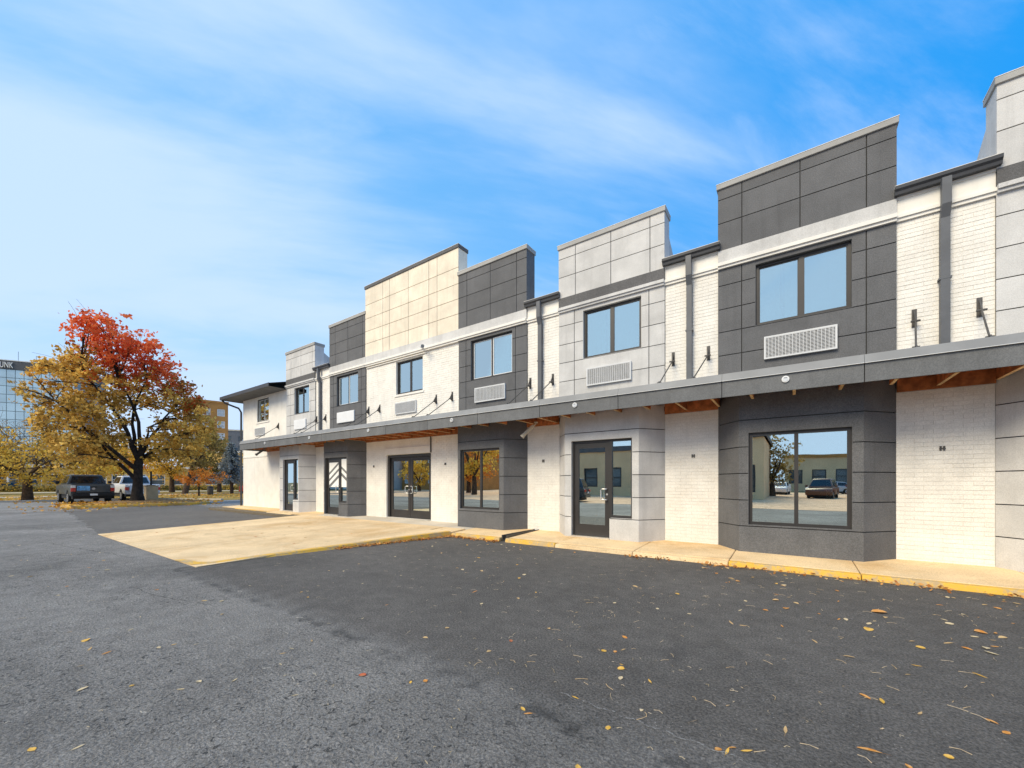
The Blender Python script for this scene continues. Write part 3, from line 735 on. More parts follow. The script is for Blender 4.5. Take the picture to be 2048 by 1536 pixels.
MB().quad((ex0, Y0 + .1, 5.585), (-23.2, Y0 + .1, 5.585), (-23.2, 21, 5.585), (ex0, 21, 5.585)).build('soffit', mSoffit, ge)
hr = MB(); hr.poly([(ex0, ey, 5.74), (ex1, ey, 5.74), (ex1, 13, 7.05), (-20.5, 13, 7.05)]).poly([(ex0, ey, 5.74), (-20.5, 13, 7.05), (-20.5, 17, 7.05), (ex0, 21.5, 5.74)]).build('hip_roof', mRoof, ge)
MB().box(ex0, ex1, ey - .03, ey, 5.59, 5.745).box(ex0 - .03, ex0, ey - .03, 21.5, 5.59, 5.745).build('eave_gutter', mGutter, ge)
MB().tube([(-23.9, ey + .02, 5.58), (-23.85, ey + .12, 5.45), (-23.42, Y0 - .16, 5.20), (-23.36, Y0 - .07, 5.0), (-23.36, Y0 - .07, .18)], .045, 8).build('downspout', mGutter, ge)
# --- shell, roof, rooms
sh = MB(); sh.box(-23.1, 6.0, 20.8, 21, 0, 6); sh.box(5.9, 6.1, Y0 + .23, 20.8, 0, 6); sh.build('rear_wall', mSmooth, bld)
MB().box(-18.72, 6.1, Y0 + .35, 21, 5.90, 5.948).build('flat_roof', mRoof, bld)
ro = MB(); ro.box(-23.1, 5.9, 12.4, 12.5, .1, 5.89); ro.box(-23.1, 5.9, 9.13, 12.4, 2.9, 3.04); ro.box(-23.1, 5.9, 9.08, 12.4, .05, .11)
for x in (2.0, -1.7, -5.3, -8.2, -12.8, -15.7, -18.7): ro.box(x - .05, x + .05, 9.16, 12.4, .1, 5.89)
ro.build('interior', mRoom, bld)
for x, z in ((1.913, 1.90), (-1.676, 1.92), (-5.27, 1.927), (-8.783, 1.943), (-12.355, 1.948)):
    MB().box(x - .03, x - .008, Y0 - .018, Y0 - .004, z + .008, z + .036).box(x + .008, x + .03, Y0 - .018, Y0 - .004, z + .008, z + .036).box(x - .03, x - .01, Y0 - .018, Y0 - .004, z - .034, z - .008).box(x + .01, x + .03, Y0 - .018, Y0 - .004, z - .034, z - .008).box(x - .036, x + .036, Y0 - .022, Y0 - .018, z - .007, z + .007).build('wall_bracket', mSteel, bld)

# ================================================================== CANOPY
can = thing('entrance_canopy', 'long blue-grey flat canopy with timber underside hung on steel rods along the building front', 'canopy')
YF = Y0 - 1.15
XJ = [4.56, 2.71, .872, -1.0, -2.86, -4.70, -6.53, -8.36, -10.20, -12.03, -13.78, -15.55, -17.31, -19.06, -20.64]
for i in range(len(XJ) - 1):
    a, b = XJ[i + 1] + .006, XJ[i] - .006
    MB().box(a, b, YF, YF + .03, 2.85, 3.125).build('fascia_panel', mFascia, can)
    MB().hexa([(a - .004, YF - .025, 3.128), (b + .004, YF - .025, 3.128), (b + .004, YF + .10, 3.128), (a - .004, YF + .10, 3.128), (a - .004, YF + .03, 3.262), (b + .004, YF + .03, 3.262), (b + .004, YF + .10, 3.262), (a - .004, YF + .10, 3.262)]).build('fascia_cap', mCap, can)
    MB().box(a - .002, b + .002, YF - .03, YF - .002, 3.122, 3.1275).build('drip_strip', mPlate, can)
MB().box(XJ[-1], XJ[0], YF + .032, YF + .07, 2.87, 3.12).build('rim_joist', mJoint, can)
MB().box(XJ[-1] - .03, XJ[-1], YF, Y0 - .03, 2.85, 3.26).build('end_panel', mFascia, can)
MB().box(XJ[-1], XJ[0], YF + .10, Y0 - .06, 3.15, 3.17).build('roof_deck', mRoof, can)
MB().box(XJ[-1], XJ[0], YF + .07, Y0 - .051, 3.10, 3.145).build('ceiling_deck', mWood, can)
# ledger on the piers and middle wall
for a, b in ((5.06, 6.0), (1.39, 2.46), (-2.24, -1.21), (-5.76, -4.80), (-12.8, -8.2), (-16.26, -15.17), (-20.6, -18.7)):
    if b > 4.56: continue
    MB().box(a + .004, b - .004, Y0 - .048, Y0 - .006, 2.835, 3.09).build('ledger_board', mWood, can)
xx = 4.3; rj = random.Random(3)
def in_bay(x): return any(a + .05 < x < b - .05 for a, b in (BAYS['Z'], BAYS['A'], BAYS['B'], BAYS['C'], BAYS['E'], BAYS['F']))
while xx > -20.5:
    y1 = (YB - .02) if in_bay(xx) else Y0 - .05
    MB().box(xx - .02, xx + .02, YF + .072, y1, 2.885, 3.098).build('joist', mWood, can)
    MB().box(xx - .021, xx + .021, YF + .073, y1, 2.878, 2.8845).build('joist_edge', mWoodL, can)
    xx -= .61
# lamp in the fascia
for x in (3.56, -.086, -3.81, -7.413, -11.047, -14.615, -18.172):
    l_ = MB().cyl((x, YF - .022, 3.03), (x, YF + .001, 3.03), .052, 18).build('fascia_lamp', mPlate, can, smooth=True)
    MB().cyl((x, YF - .027, 3.03), (x, YF - .0225, 3.03), .038, 18).build('lens', mChrome, l_)
    MB().box(x - .022, x + .022, YF - .031, YF - .0275, 3.045, 3.052).build('lens_bar', mSteel, l_)
for bx, fx in ((1.60, 1.45), (2.30, 2.15), (-2.07, -2.11), (-1.39, -1.50), (-5.67, -5.73), (-4.99, -5.05), (-12.65, -12.66), (-12.01, -12.07), (-9.18, -9.18), (-8.49, -8.56), (-16.18, -16.10), (-15.50, -15.57), (-19.48, -19.50)):
    rod = MB().cyl((fx, YF + .2, 3.29), (bx, Y0 - .09, 3.93), .012, 8).build('tie_rod', mSteel, can)
    MB().extrude([(Y0 - .005, 3.86), (Y0 - .11, 3.90), (Y0 - .11, 3.95), (Y0 - .005, 4.13)], 'x', bx - .008, bx + .008).box(bx - .03, bx + .03, Y0 - .012, Y0 - .003, 3.85, 4.14).build('wall_plate', mSteel, rod)
    MB().cyl((bx - .055, Y0 - .095, 3.925), (bx + .055, Y0 - .095, 3.925), .016, 8).build('pin', mSteel, rod)
    MB().extrude([(YF + .12, 3.265), (YF + .28, 3.265), (YF + .22, 3.33), (YF + .18, 3.33)], 'x', fx - .01, fx + .01).build('foot_plate', mSteel, rod)
    MB().cyl((fx - .04, YF + .2, 3.305), (fx + .04, YF + .2, 3.305), .014, 8).build('pin', mSteel, rod)

# ================================================================== FLOODLIGHTS
mLamp = M('cream_lamp_housing', (.62, .55, .42), rough=.5)
def floodlight(p, tip, label, mount, mat):
    t = thing('floodlight', label, 'floodlight', mount)
    q = Vector(p) - Vector(mount); e = Vector(tip) - Vector(mount)
    d = (e - q).normalized()
    MB().tube([q, q + d * .05, e - d * .06, e - d * .02, e], [.034, .046, .046, .058, .058], 14).build('housing', mat, t, smooth=True)
    MB().cyl(e - d * .002, e + d * .003, .05, 14).build('lens', mGrilleD, t)
    MB().tube([(0, 0, 0), q * .5 + Vector((0, 0, -.02)), q + d * .08], .018, 8).build('arm', mat, t)
    MB().cyl((0, 0, -.005), (0, 0, .02), .05, 12).build('base', mat, t)
floodlight((-5.26, 8.42, 2.79), (-5.50, 8.26, 2.50), 'cream tube floodlight under the canopy beside the brick pier', (-5.23, 8.50, 2.862), mLamp)
floodlight((-19.10, 8.10, 2.80), (-19.42, 7.95, 2.60), 'dark tube floodlight under the far end of the canopy', (-19.0, 8.12, 2.862), mSteel)
floodlight((-9.66, Y0 - .20, 5.70), (-9.42, Y0 - .36, 5.62), 'white floodlight on the moulding above the middle window', (-9.7, Y0 - .115, 5.69), mPlate)
# ================================================================== SURROUNDINGS (ground sheets)
mRoad = asphalt('street_asphalt', .19, .25, .15, .2, .004, 0, .85, (1.02, 1, .96))
mPath = M('pale_path_concrete', (.46, .42, .35), rough=.9, var=.1)
sheet('driveway', [(-60, -30), (-31.5, -30), (-31.5, 2.2), (-29.2, 9.2), (-24.2, 9.6), (-24.2, 60), (-33.5, 60), (-36, 12.2), (-43.2, 8.5), (-44.2, 2.2), (-60, 1.0)], .0035, mRoad)
sheet('lawn', [(-44.3, 2.2), (-43.2, 8.8), (-36.2, 12.4), (-33.8, 60), (-200, 120), (-300, -20), (-120, -25), (-60, .9)], .012, mGrass)
sheet('path', [(-57, 1.0), (-60.5, 1.0), (-60.5, 24), (-46, 60), (-44, 58), (-57, 22.5)], .02, mPath)
sheet('path', [(-82, -2), (-87, -2), (-80, 26), (-62, 70), (-58, 70), (-76, 25)], .02, mPath)
MB().box(-44.5, -44.3, -28, 2.2, 0, .12).hexa([(-44.5, 2.2, 0), (-44.3, 2.2, 0), (-43.2, 8.7, 0), (-43.4, 8.7, 0), (-44.5, 2.2, .12), (-44.3, 2.2, .12), (-43.2, 8.7, .12), (-43.4, 8.7, .12)]).hexa([(-43.4, 8.7, 0), (-43.2, 8.7, 0), (-36.1, 12.3, 0), (-36.2, 12.5, 0), (-43.4, 8.7, .12), (-43.2, 8.7, .12), (-36.1, 12.3, .12), (-36.2, 12.5, .12)]).build('lawn_kerb', mConcG)['kind'] = 'structure'
# raised planting island at the foot of the maple
isl = link('tree_island', None); tag(isl, kind='structure')
ip = [(-31.3, 3.9), (-30.9, 5.2), (-30.2, 7.4), (-30.1, 9.0), (-30.8, 9.9), (-33.6, 10.6), (-35.2, 10.0), (-35.3, 8.2), (-34.6, 6.2), (-33.2, 4.2), (-32.2, 3.6)]
MB().prism(ip, 0, .15).build('kerb_ring', mYellow, isl, bevel=.03, seg=2)
cxm, cym = -32.7, 7.1
mSoil = M('leaf_littered_soil', (.30, .17, .06), rough=.95, var=.5, scale=5, bump=.8, bscale=20, bdist=.03, grain=.4, gscale=25)
mb = MB(); ring0 = [(cxm + (x - cxm) * .93, cym + (y - cym) * .94, .145) for x, y in ip]; ring1 = [(cxm + (x - cxm) * .45, cym + (y - cym) * .5, .26) for x, y in ip]
for i in range(len(ip)):
    j = (i + 1) % len(ip); mb.quad(ring0[i], ring0[j], ring1[j], ring1[i])
mb.poly(ring1); mb.build('soil', mSoil, isl, smooth=True)

# ================================================================== TREES
mBark = M('dark_bark', (.028, .022, .018), rough=.95, var=.4, scale=6, bump=.8, bscale=18, bdist=.03)
mBarkB = M('brown_bark', (.085, .055, .035), rough=.95, var=.35, scale=6, bump=.8, bscale=18, bdist=.03)
mLeaf = leaf_mat('autumn_leaves')
def lerp(a, b, t): return tuple(a[i] + (b[i] - a[i]) * t for i in range(3))
def add_leaf(mb, p, s, col, rg, flat=0.):
    a = Vector((rg.gauss(0, 1), rg.gauss(0, 1), rg.gauss(0, 1) * (1 - flat))).normalized()
    b = a.cross(Vector((rg.gauss(0, 1), rg.gauss(0, 1), rg.gauss(0, 1)))).normalized()
    p = Vector(p); L = s * rg.uniform(.7, 1.3); w_ = L * rg.uniform(.5, .8)
    mb.quad(p - a * L * .5, p + b * w_ * .5 - a * L * .05, p + a * L * .5, p - b * w_ * .5 - a * L * .05, col)
def limb(mb, p0, p1, r0, r1, rg, seg=6, n=5, sag=.08):
    p0, p1 = Vector(p0), Vector(p1); d = (p1 - p0); L = d.length; pts = []; rr = []
    off = Vector((rg.uniform(-1, 1), rg.uniform(-1, 1), rg.uniform(.2, 1))) * L * sag
    for i in range(n + 1):
        t = i / n; pts.append(p0 + d * t + off * math.sin(t * math.pi) + Vector((rg.uniform(-1, 1), rg.uniform(-1, 1), 0)) * L * .015 * (0 < i < n)); rr.append(r0 + (r1 - r0) * t ** .8)
    mb.tube(pts, rr, seg, cap=False)
    return pts
def tree(name, label, cat, loc, clumps, trunk_pts, trunk_r, forks, leaf, per, pal, seed, bark=mBark, group=None, spread=.42, twig=.012, bare=None, droop=0.):
    """clumps: list of (x,y,z,r,palette key) in local coordinates; forks: main limb end points"""
    rg = random.Random(seed); t = thing(name, label, cat, loc, 0, group)
    tr = MB(); tr.tube(trunk_pts, trunk_r, 12, cap=False)
    top = Vector(trunk_pts[-1]); nodes = [Vector(p) for p in trunk_pts[1:]]
    br = MB()
    for e in forks:
        st = Vector(trunk_pts[-1 if len(e) < 4 else int(e[3])]); rr = trunk_r[-1] * (.62 if len(e) < 5 else e[4])
        nodes += limb(br, st, e[:3], rr, rr * .28, rg, 8, 7, .07)
    for c in clumps:
        q = Vector(c[:3]); nr = min(nodes, key=lambda n_: (n_ - q).length + max(0, n_.z - q.z) * 1.5)
        pts_ = limb(br, nr, q, max(twig, .012 * (q - nr).length + .012), twig, rg, 5, 4, .06)
        for _ in range(3):
            e = q + Vector((rg.gauss(0, 1), rg.gauss(0, 1), rg.gauss(0, .7))) * c[3] * .7
            limb(br, pts_[-2], e, twig, twig * .5, rg, 3, 3, .05)
    if bare:
        for _ in range(bare[0]):
            st = rg.choice(nodes[len(nodes) // 3:]); e = st + Vector((rg.gauss(0, 1), rg.gauss(0, 1), abs(rg.gauss(.9, .6)))) * bare[1]
            ps = limb(br, st, e, .03, .008, rg, 4, 4, .1)
            for _ in range(6):
                b = rg.choice(ps[1:]); limb(br, b, b + Vector((rg.gauss(0, 1), rg.gauss(0, 1), abs(rg.gauss(.7, .6)))) * bare[1] * .5, .012, .005, rg, 3, 3, .1)
    tk = tr.build('trunk', bark, t, smooth=True); br.build('branches', bark, tk, smooth=True)
    lv = MB()
    for c in clumps:
        m = int(per * 1.5 * c[3] ** 1.6)
        tone = rg.uniform(-.25, .25)
        subs = [Vector((rg.gauss(0, 1), rg.gauss(0, 1), rg.gauss(0, .75))) * c[3] * .5 for _ in range(7)]
        for _ in range(m):
            s_ = rg.choice(subs); p = Vector(c[:3]) + s_ + Vector((rg.gauss(0, 1), rg.gauss(0, 1), rg.gauss(0, .7))) * c[3] * spread * .6
            if droop: p.z -= abs(rg.gauss(0, droop))
            add_leaf(lv, p, leaf, pal(c[4], rg, tone, p), rg)
    o = lv.build('crown', mLeaf, t)
    return t
# --- the maple with the red top
def maple_pal(k, rg, tone, p):
    f = min(1, max(0, rg.random() * 1.0 + tone))
    if k == 'r': return lerp((.70, .09, .022), (.98, .30, .10), f)
    if k == 'm':
        if rg.random() < .5: return lerp((.55, .10, .016), (.66, .15, .03), f)
        return lerp((.28, .15, .026), (.58, .36, .08), f)
    if k == 'g': return lerp((.30, .175, .03), (.90, .60, .15), f)
    return lerp((.46, .24, .035), (.96, .66, .16), f)
mc = []; rg = random.Random(77)
def MC(px, py, r, k, n=3, dd=2.6):
    u = (px - 275) / 44.5 * (.9 if px < 275 else 1.05); z = 1.37 + (965 - py) / 32.4 - .42
    for _ in range(n):
        d = rg.uniform(-dd, dd)
        mc.append((u * .204 - d * .979 + rg.uniform(-.15, .15), u * .979 + d * .204 + rg.uniform(-.15, .15), z + rg.uniform(-.15, .15), r, k))
for px, py in ((168, 682), (180, 668), (205, 660), (235, 672), (268, 678), (295, 695), (192, 700), (225, 702), (258, 705), (290, 722), (330, 715), (215, 728), (250, 735), (318, 738)): MC(px, py, .72, 'r', 3, 1.7)
for px, py in ((350, 745), (368, 748), (330, 768), (165, 712), (200, 752), (375, 785), (395, 800), (240, 760), (290, 752)): MC(px, py, .70, 'm', 3, 2.0)
for px, py in ((150, 722), (128, 730), (112, 748), (135, 760), (165, 750), (140, 790), (180, 782), (215, 775), (270, 772), (300, 785), (345, 795), (372, 815), (402, 820), (415, 845), (395, 850), (365, 840), (335, 835), (390, 872), (360, 868), (330, 862), (300, 880), (345, 892), (380, 895)): MC(px, py, .70, 'o', 3, 2.3)
for px, py in ((104, 748), (86, 756), (72, 772), (98, 772)): MC(px, py, .42, 'o', 2, .9)
for px, py in ((120, 825), (105, 850), (150, 815), (185, 830), (225, 835), (150, 850), (190, 865), (130, 875), (165, 888), (205, 885), (235, 862), (180, 905), (110, 880), (250, 800), (150, 905), (215, 800)): MC(px, py, .74, 'g', 3, 2.4)
for px, py in ((42, 792), (55, 805), (72, 815), (95, 800), (80, 850), (92, 865), (235, 905), (325, 905), (300, 905), (200, 920)): MC(px, py, .42, 'g', 2, .9)
tree('maple_tree', 'large maple with scarlet top over olive-gold leaves standing on the island', 'tree', (-33.03, 6.87, .2), mc,
     [(0, 0, -.1), (.02, -.02, .5), (0, .02, 1.2), (.02, .03, 1.9), (-.02, .06, 2.5)], [.40, .28, .24, .22, .21],
     [(.3, -1.9, 4.0, 2), (-.5, -.5, 5.0), (.2, .45, 4.6), (-.3, 1.6, 3.9), (.1, -.9, 7.4), (.2, .4, 7.6), (-.6, 2.0, 6.2), (.4, -3.4, 5.6, 3), (-.3, -2.3, 7.4, 4)], .20, 115, maple_pal, 4, spread=.36, twig=.012)

def blob(rx, ry, z0, z1, n, r, key, seed, x=0, y=0, shape=1.):
    rg = random.Random(seed); out = []
    while len(out) < n:
        a, b, c = rg.uniform(-1, 1), rg.uniform(-1, 1), rg.uniform(-1, 1)
        if a * a + b * b + c * c > 1 or a * a + b * b + c * c < .18: continue
        out.append((x + a * rx, y + b * ry, (z0 + z1) / 2 + c * (z1 - z0) / 2, r * rg.uniform(.75, 1.2), key))
    return out
def gold_pal(k, rg, tone, p):
    f = min(1, max(0, rg.random() * .8 + tone + .1))
    return {'y': lambda: lerp((.50, .29, .03), (.95, .65, .12), f), 'o': lambda: lerp((.50, .15, .015), (.78, .32, .05), f), 'g': lambda: lerp((.15, .13, .035), (.42, .32, .09), f),
            'd': lambda: lerp((.18, .13, .04), (.44, .31, .10), f), 'b': lambda: lerp((.11, .13, .135), (.42, .47, .48), f), 's': lambda: lerp((.20, .12, .05), (.42, .28, .12), f)}[k]()
def simple_tree(name, label, loc, h0, h1, rx, ry, n, r, key, seed, tr=.2, leaf=.2, per=70, bark=mBarkB, bare=None, lean=(0, 0), group='trees on the lawn', droop=0.):
    f = [(rx * .5 * math.cos(a) + lean[0], ry * .5 * math.sin(a) + lean[1], h0 + (h1 - h0) * .55) for a in (.4, 1.7, 2.9, 4.1, 5.3)]
    return tree(name, label, 'tree', loc, blob(rx, ry, h0, h1, n, r, key, seed, lean[0], lean[1]), [(0, 0, -.05), (lean[0] * .3, lean[1] * .3, h0 * .5), (lean[0] * .7, lean[1] * .7, h0 + .1)], [tr * 1.25, tr, tr * .85], f, leaf, per, gold_pal, seed, bark, group, bare=bare, droop=droop)
simple_tree('locust_tree', 'thick-trunked tree with low golden leaves and bare upper twigs left of the dark pickup', (-46.3, 3.57, 0), 1.5, 4.2, 3.2, 5.0, 46, .8, 'y', 31, .27, .2, 95, bare=(60, 1.5), droop=.25)
simple_tree('gold_tree', 'golden tree behind the dark pickup with a forked pale trunk', (-66, 10.2, 0), 2.6, 7.4, 4.5, 4.6, 36, 1.2, 'y', 32, .35, .28, 60)
simple_tree('gold_tree', 'golden broad tree in front of the low school block, leftmost on the lawn', (-74, 1.0, 0), 2.2, 8.2, 4.5, 5.5, 40, 1.3, 'y', 33, .35, .3, 60)
simple_tree('orange_tree', 'rusty orange tree behind the cab of the white pickup', (-88, 16.5, 0), 2.8, 6.5, 3, 3.4, 26, 1.1, 'o', 34, .25, .3, 60)
simple_tree('gold_tree', 'bright yellow tree between the maple trunk and the small orange tree', (-70, 18.1, 0), 2.2, 6.6, 3.0, 3.0, 30, 1.05, 'y', 35, .28, .26, 75)
simple_tree('olive_tree', 'dull olive tree with a leaning trunk behind the small orange tree', (-59.2, 16.5, 0), 3.2, 7.6, 3.4, 3.6, 38, 1.0, 'd', 36, .27, .25, 75, lean=(.3, 1.0))
simple_tree('olive_tree', 'greenish dense tree filling the gap before the orange brick tower', (-66, 22.3, 0), 1.8, 7.0, 3.0, 3.0, 34, 1.0, 'g', 37, .25, .25, 70)
simple_tree('small_orange_tree', 'small flat-topped orange tree on the lawn near the building corner', (-49.3, 14.9, 0), 1.15, 2.75, 1.4, 2.0, 26, .5, 'o', 38, .07, .14, 150, bark=mBark)
simple_tree('bare_tree', 'pinkish thinly leaved tree far left under the glass tower', (-95, 4.5, 0), 4, 11, 4.5, 4.5, 26, 1.2, 's', 39, .4, .25, 14, bare=(45, 2.2))
# --- blue spruce
sp = thing('spruce_tree', 'blue-grey spruce beside the building corner', 'tree', (-56.5, 20.4, 0), 0, 'trees on the lawn')
rg = random.Random(5); tk = MB(); tk.tube([(0, 0, 0), (0, 0, 3), (0, 0, 6.4)], [.2, .14, .03], 8).build('trunk', mBarkB, sp, smooth=True)
cr = MB(); bl = MB()
for lv_ in range(20):
    z = 1.7 + lv_ * .235; rad = 2.0 * (1 - (z - 1.5) / 5.2) + .12
    for k_ in range(11):
        a = rg.uniform(0, 6.28); e = Vector((math.cos(a) * rad, math.sin(a) * rad, -rad * .25)) * rg.uniform(.75, 1.08)
        bl.tube([(0, 0, z), (e.x, e.y, z + e.z)], [.03, .008], 4, cap=False)
        for _ in range(46):
            t = rg.uniform(.15, 1.05); add_leaf(cr, (e.x * t + rg.gauss(0, .09), e.y * t + rg.gauss(0, .09), z + e.z * t + rg.gauss(0, .06)), .17, gold_pal('b', rg, rg.uniform(-.2, .3), None), rg)
bl.build('branches', mBarkB, sp); cr.build('crown', mLeaf, sp)
# low shrub row / hedge in front of the school
hp = thing('hedge', 'low clipped hedge along the foot of the school block', 'hedge', (-92, 8, 0))
mb = MB(); rg = random.Random(9)
for _ in range(5200):
    t = rg.random(); add_leaf(mb, (-4 + t * 16 + rg.gauss(0, .4), -12 + t * 46, abs(rg.gauss(.4, .28))), .34, gold_pal(rg.choice('ggdy'), rg, rg.uniform(-.3, .1), None), rg)
mb.build('foliage', mLeaf, hp)

# ================================================================== VEHICLES
mTyre = M('tyre_rubber', (.018, .018, .018), rough=.9)
mRim = M('alloy_rim', (.45, .45, .46), rough=.35, metal=.7)
mCarGlass = M('dark_car_glass', (.012, .014, .016), rough=.08, spec=.7, var=0)
mBlackP = M('black_plastic', (.02, .02, .021), rough=.6)
mRed = M('tail_lamp_red', (.55, .035, .02), rough=.25, spec=.6)
mLensW = M('clear_lens', (.75, .74, .72), rough=.2, spec=.6)
def carpaint(name, col): return M(name, col, rough=.28, var=.03, spec=.6)
def arch(cx, r, n=7): return [(cx + r * math.cos(math.pi * (1 - i / (n - 1))), .36 + r * math.sin(math.pi * (1 - i / (n - 1)))) for i in range(n)]
def vehicle(name, label, cat, loc, rz, paint, kind, group=None, blue_rect=False):
    """local frame: rear bumper at x=0, nose towards +x"""
    t = thing(name, label, cat, loc, rz, group)
    truck = kind == 'pickup'
    L, W = (5.75, 1.98) if truck else (4.6, 1.82)
    wr = .40 if truck else .33; w1, w2 = (1.25, 4.85) if truck else (.95, 3.65); zb = .50 if truck else .28
    belt = 1.22 if truck else .92; ar = wr + .09
    arc1 = [(w1 + ar * math.cos(math.pi * (1 - i / 8)), wr + ar * math.sin(math.pi * (1 - i / 8))) for i in range(9)]
    arc2 = [(w2 + ar * math.cos(math.pi * (1 - i / 8)), wr + ar * math.sin(math.pi * (1 - i / 8))) for i in range(9)]
    arc1 = [p for p in arc1 if p[1] >= zb - .02]; arc2 = [p for p in arc2 if p[1] >= zb - .02]
    prof = [(.10, zb)] + arc1 + arc2 + [(L - .05, zb), (L, zb + .25), (L - .03, belt - .18), (L - .25, belt - .05), (L - 1.55, belt + .02), (.12, belt + (.02 if truck else .04)), (.06, belt - .1)]
    MB().extrude(prof, 'y', -W / 2, W / 2).build('body', paint, t, smooth=True, bevel=.045, seg=2)
    MB().box(.3, L - .3, -W / 2 + .12, W / 2 - .12, zb - .18, zb + .1).build('chassis', mBlackP, t)
    if truck: c = (1.95, 4.45, 2.15, 3.75, belt + .01, 1.88)
    elif kind == 'suv': c = (.15, 3.5, .45, 2.7, belt + .02, 1.66)
    else: c = (.45, 3.35, 1.1, 2.5, belt + .03, 1.42)
    yb, yt = W / 2 - .05, W / 2 - .27
    P = [(c[0], -yb, c[4]), (c[1], -yb, c[4]), (c[1], yb, c[4]), (c[0], yb, c[4]), (c[2], -yt, c[5]), (c[3], -yt, c[5]), (c[3], yt, c[5]), (c[2], yt, c[5])]
    MB().hexa(P).build('cab', paint, t, smooth=True, bevel=.06, seg=2)
    V = [Vector(p) for p in P]
    def glass(a, b, cc, d, m, nm, u0=.08, u1=.92, v0=.14, v1=.84):
        def q(u, v): return a.lerp(b, u).lerp(d.lerp(cc, u), v)
        n_ = (b - a).cross(d - a).normalized(); cen = (a + b + cc + d) / 4
        if (cen - Vector(((c[0] + c[1]) / 2, 0, 1.3))).dot(n_) < 0: n_ = -n_
        pts_ = [q(u0, v0), q(u1, v0), q(u1, v1), q(u0, v1)]; mb = MB(); mb.hexa([p + n_ * .002 - n_ * .02 for p in pts_] + [p + n_ * .010 for p in pts_]); return mb.build(nm, mCarGlass, t)
    glass(V[0], V[3], V[7], V[4], None, 'rear_window', .07, .93); glass(V[1], V[2], V[6], V[5], None, 'windscreen', .05, .95)
    for a, b, d, e in ((0, 1, 5, 4), (3, 2, 6, 7)):
        glass(V[a], V[b], V[d], V[e], None, 'side_window', .06, .47, .12, .86); glass(V[a], V[b], V[d], V[e], None, 'side_window', .51, .90, .12, .86)
    for wx in (w1, w2):
        for s in (-1, 1):
            yo = s * (W / 2 - .01); yi = s * (W / 2 - .25)
            wh = MB().tube([(wx, yi, wr), (wx, yi + s * .03, wr), (wx, yo - s * .03, wr), (wx, yo, wr)], [wr * .93, wr, wr, wr * .93], 22).build('wheel', mTyre, t, smooth=True)
            rim = MB().cyl((wx, yo - s * .02, wr), (wx, yo + s * .006, wr), wr * .62, 20).build('rim', mRim, wh)
            hb = MB()
            for k_ in range(5):
                a = k_ * 1.2566; hb.cyl((wx + math.cos(a) * wr * .36, yo + s * .005, wr + math.sin(a) * wr * .36), (wx + math.cos(a) * wr * .36, yo + s * .008, wr + math.sin(a) * wr * .36), wr * .11, 8)
            hb.build('rim_hole', mBlackP, wh)
    # rear
    zt = belt - .02
    if truck:
        MB().box(-.005, .10, -W / 2 + .24, W / 2 - .24, .72, zt).build('tailgate', paint, t, bevel=.02)
        MB().box(-.012, .02, -.16, .16, zt - .16, zt - .10).build('tailgate_handle', mBlackP, t)
        MB().box(.16, 1.93, -W / 2 + .07, W / 2 - .07, belt + .005, belt + .045).build('bed_cover', mBlackP, t, bevel=.015)
        MB().box(-.12, .14, -W / 2 + .04, W / 2 - .04, .50, .68).build('bumper', mRim if not blue_rect else mBlackP, t, bevel=.03)
        MB().box(-.135, -.118, -.17, .17, .54, .66).build('licence_plate', mPaper, t)
        MB().box(-.22, .1, -.05, .05, .36, .45).build('tow_hitch', mBlackP, t)
        for s in (-1, 1):
            a, b = sorted((s * (W / 2 - .012), s * (W / 2 - .21)))
            MB().box(-.012, .12, a, b, .80, zt - .18).build('tail_light', mRed, t, bevel=.015)
            MB().box(-.010, .12, a, b, zt - .175, zt - .02).build('reversing_light', mLensW, t, bevel=.015)
        MB().tube([(-.008, 0, .97), (-.014, 0, .97)], .075, 20).build('badge', mRim, t)
        if blue_rect:
            MB().box(-.009, -.004, .16, .72, .86, zt - .05).build('tailgate_rectangle', M('mottled_blue', (.16, .40, .75), rough=.4, var=.5, scale=9), t)  # thin mottled blue rectangle on one half of the tailgate
        MB().cyl((3.55, -yt + .15, 1.88), (3.55, yt - .15, 1.88), .02, 6).build('roof_marker_lamp', mBlackP, t)
    else:
        for s in (-1, 1):
            a, b = sorted((s * (W / 2 - .012), s * (W / 2 - .42)))
            MB().box(.02, .14, a, b, belt - .22, belt - .06).build('tail_light', mRed, t, bevel=.015)
        MB().box(.0, .16, -W / 2 + .05, W / 2 - .05, zb, zb + .22).build('bumper', paint, t, bevel=.03)
        MB().box(-.012, .01, -.17, .17, .58, .69).build('licence_plate', mPaper, t)
    for s in (-1, 1):
        mx = c[1] - (.55 if truck else .45)
        MB().box(mx - .05, mx + .10, s * (W / 2 + .02), s * (W / 2 + .22), belt + .06, belt + .26).build('mirror', mBlackP if truck else paint, t, bevel=.03)
        a, b = sorted((s * (W / 2 - .012), s * (W / 2 - .36)))
        MB().box(L - .06, L - .02, a, b, belt - .42, belt - .24).build('headlight', mLensW, t, bevel=.01)
    return t
vehicle('pickup_truck', 'dark grey pickup with a blue rectangle on its tailgate', 'pickup truck', (-36.6, 5.52, .004), math.pi, carpaint('charcoal_paint', (.055, .063, .067)), 'pickup', 'pickups parked by the island', True)
vehicle('pickup_truck', 'white pickup partly hidden by the maple trunk', 'pickup truck', (-39.6, 8.55, .004), math.pi, carpaint('white_car_paint', (.68, .70, .72)), 'pickup', 'pickups parked by the island')
vehicle('parked_car', 'red car showing just beside the building corner', 'car', (-54.6, 20.6, .02), R(62), carpaint('red_car_paint', (.60, .04, .025)), 'sedan')
vehicle('parked_car', 'dark car at the far left edge beyond the lawn', 'car', (-96, 3.2, .02), R(100), carpaint('black_car_paint', (.03, .035, .04)), 'sedan')

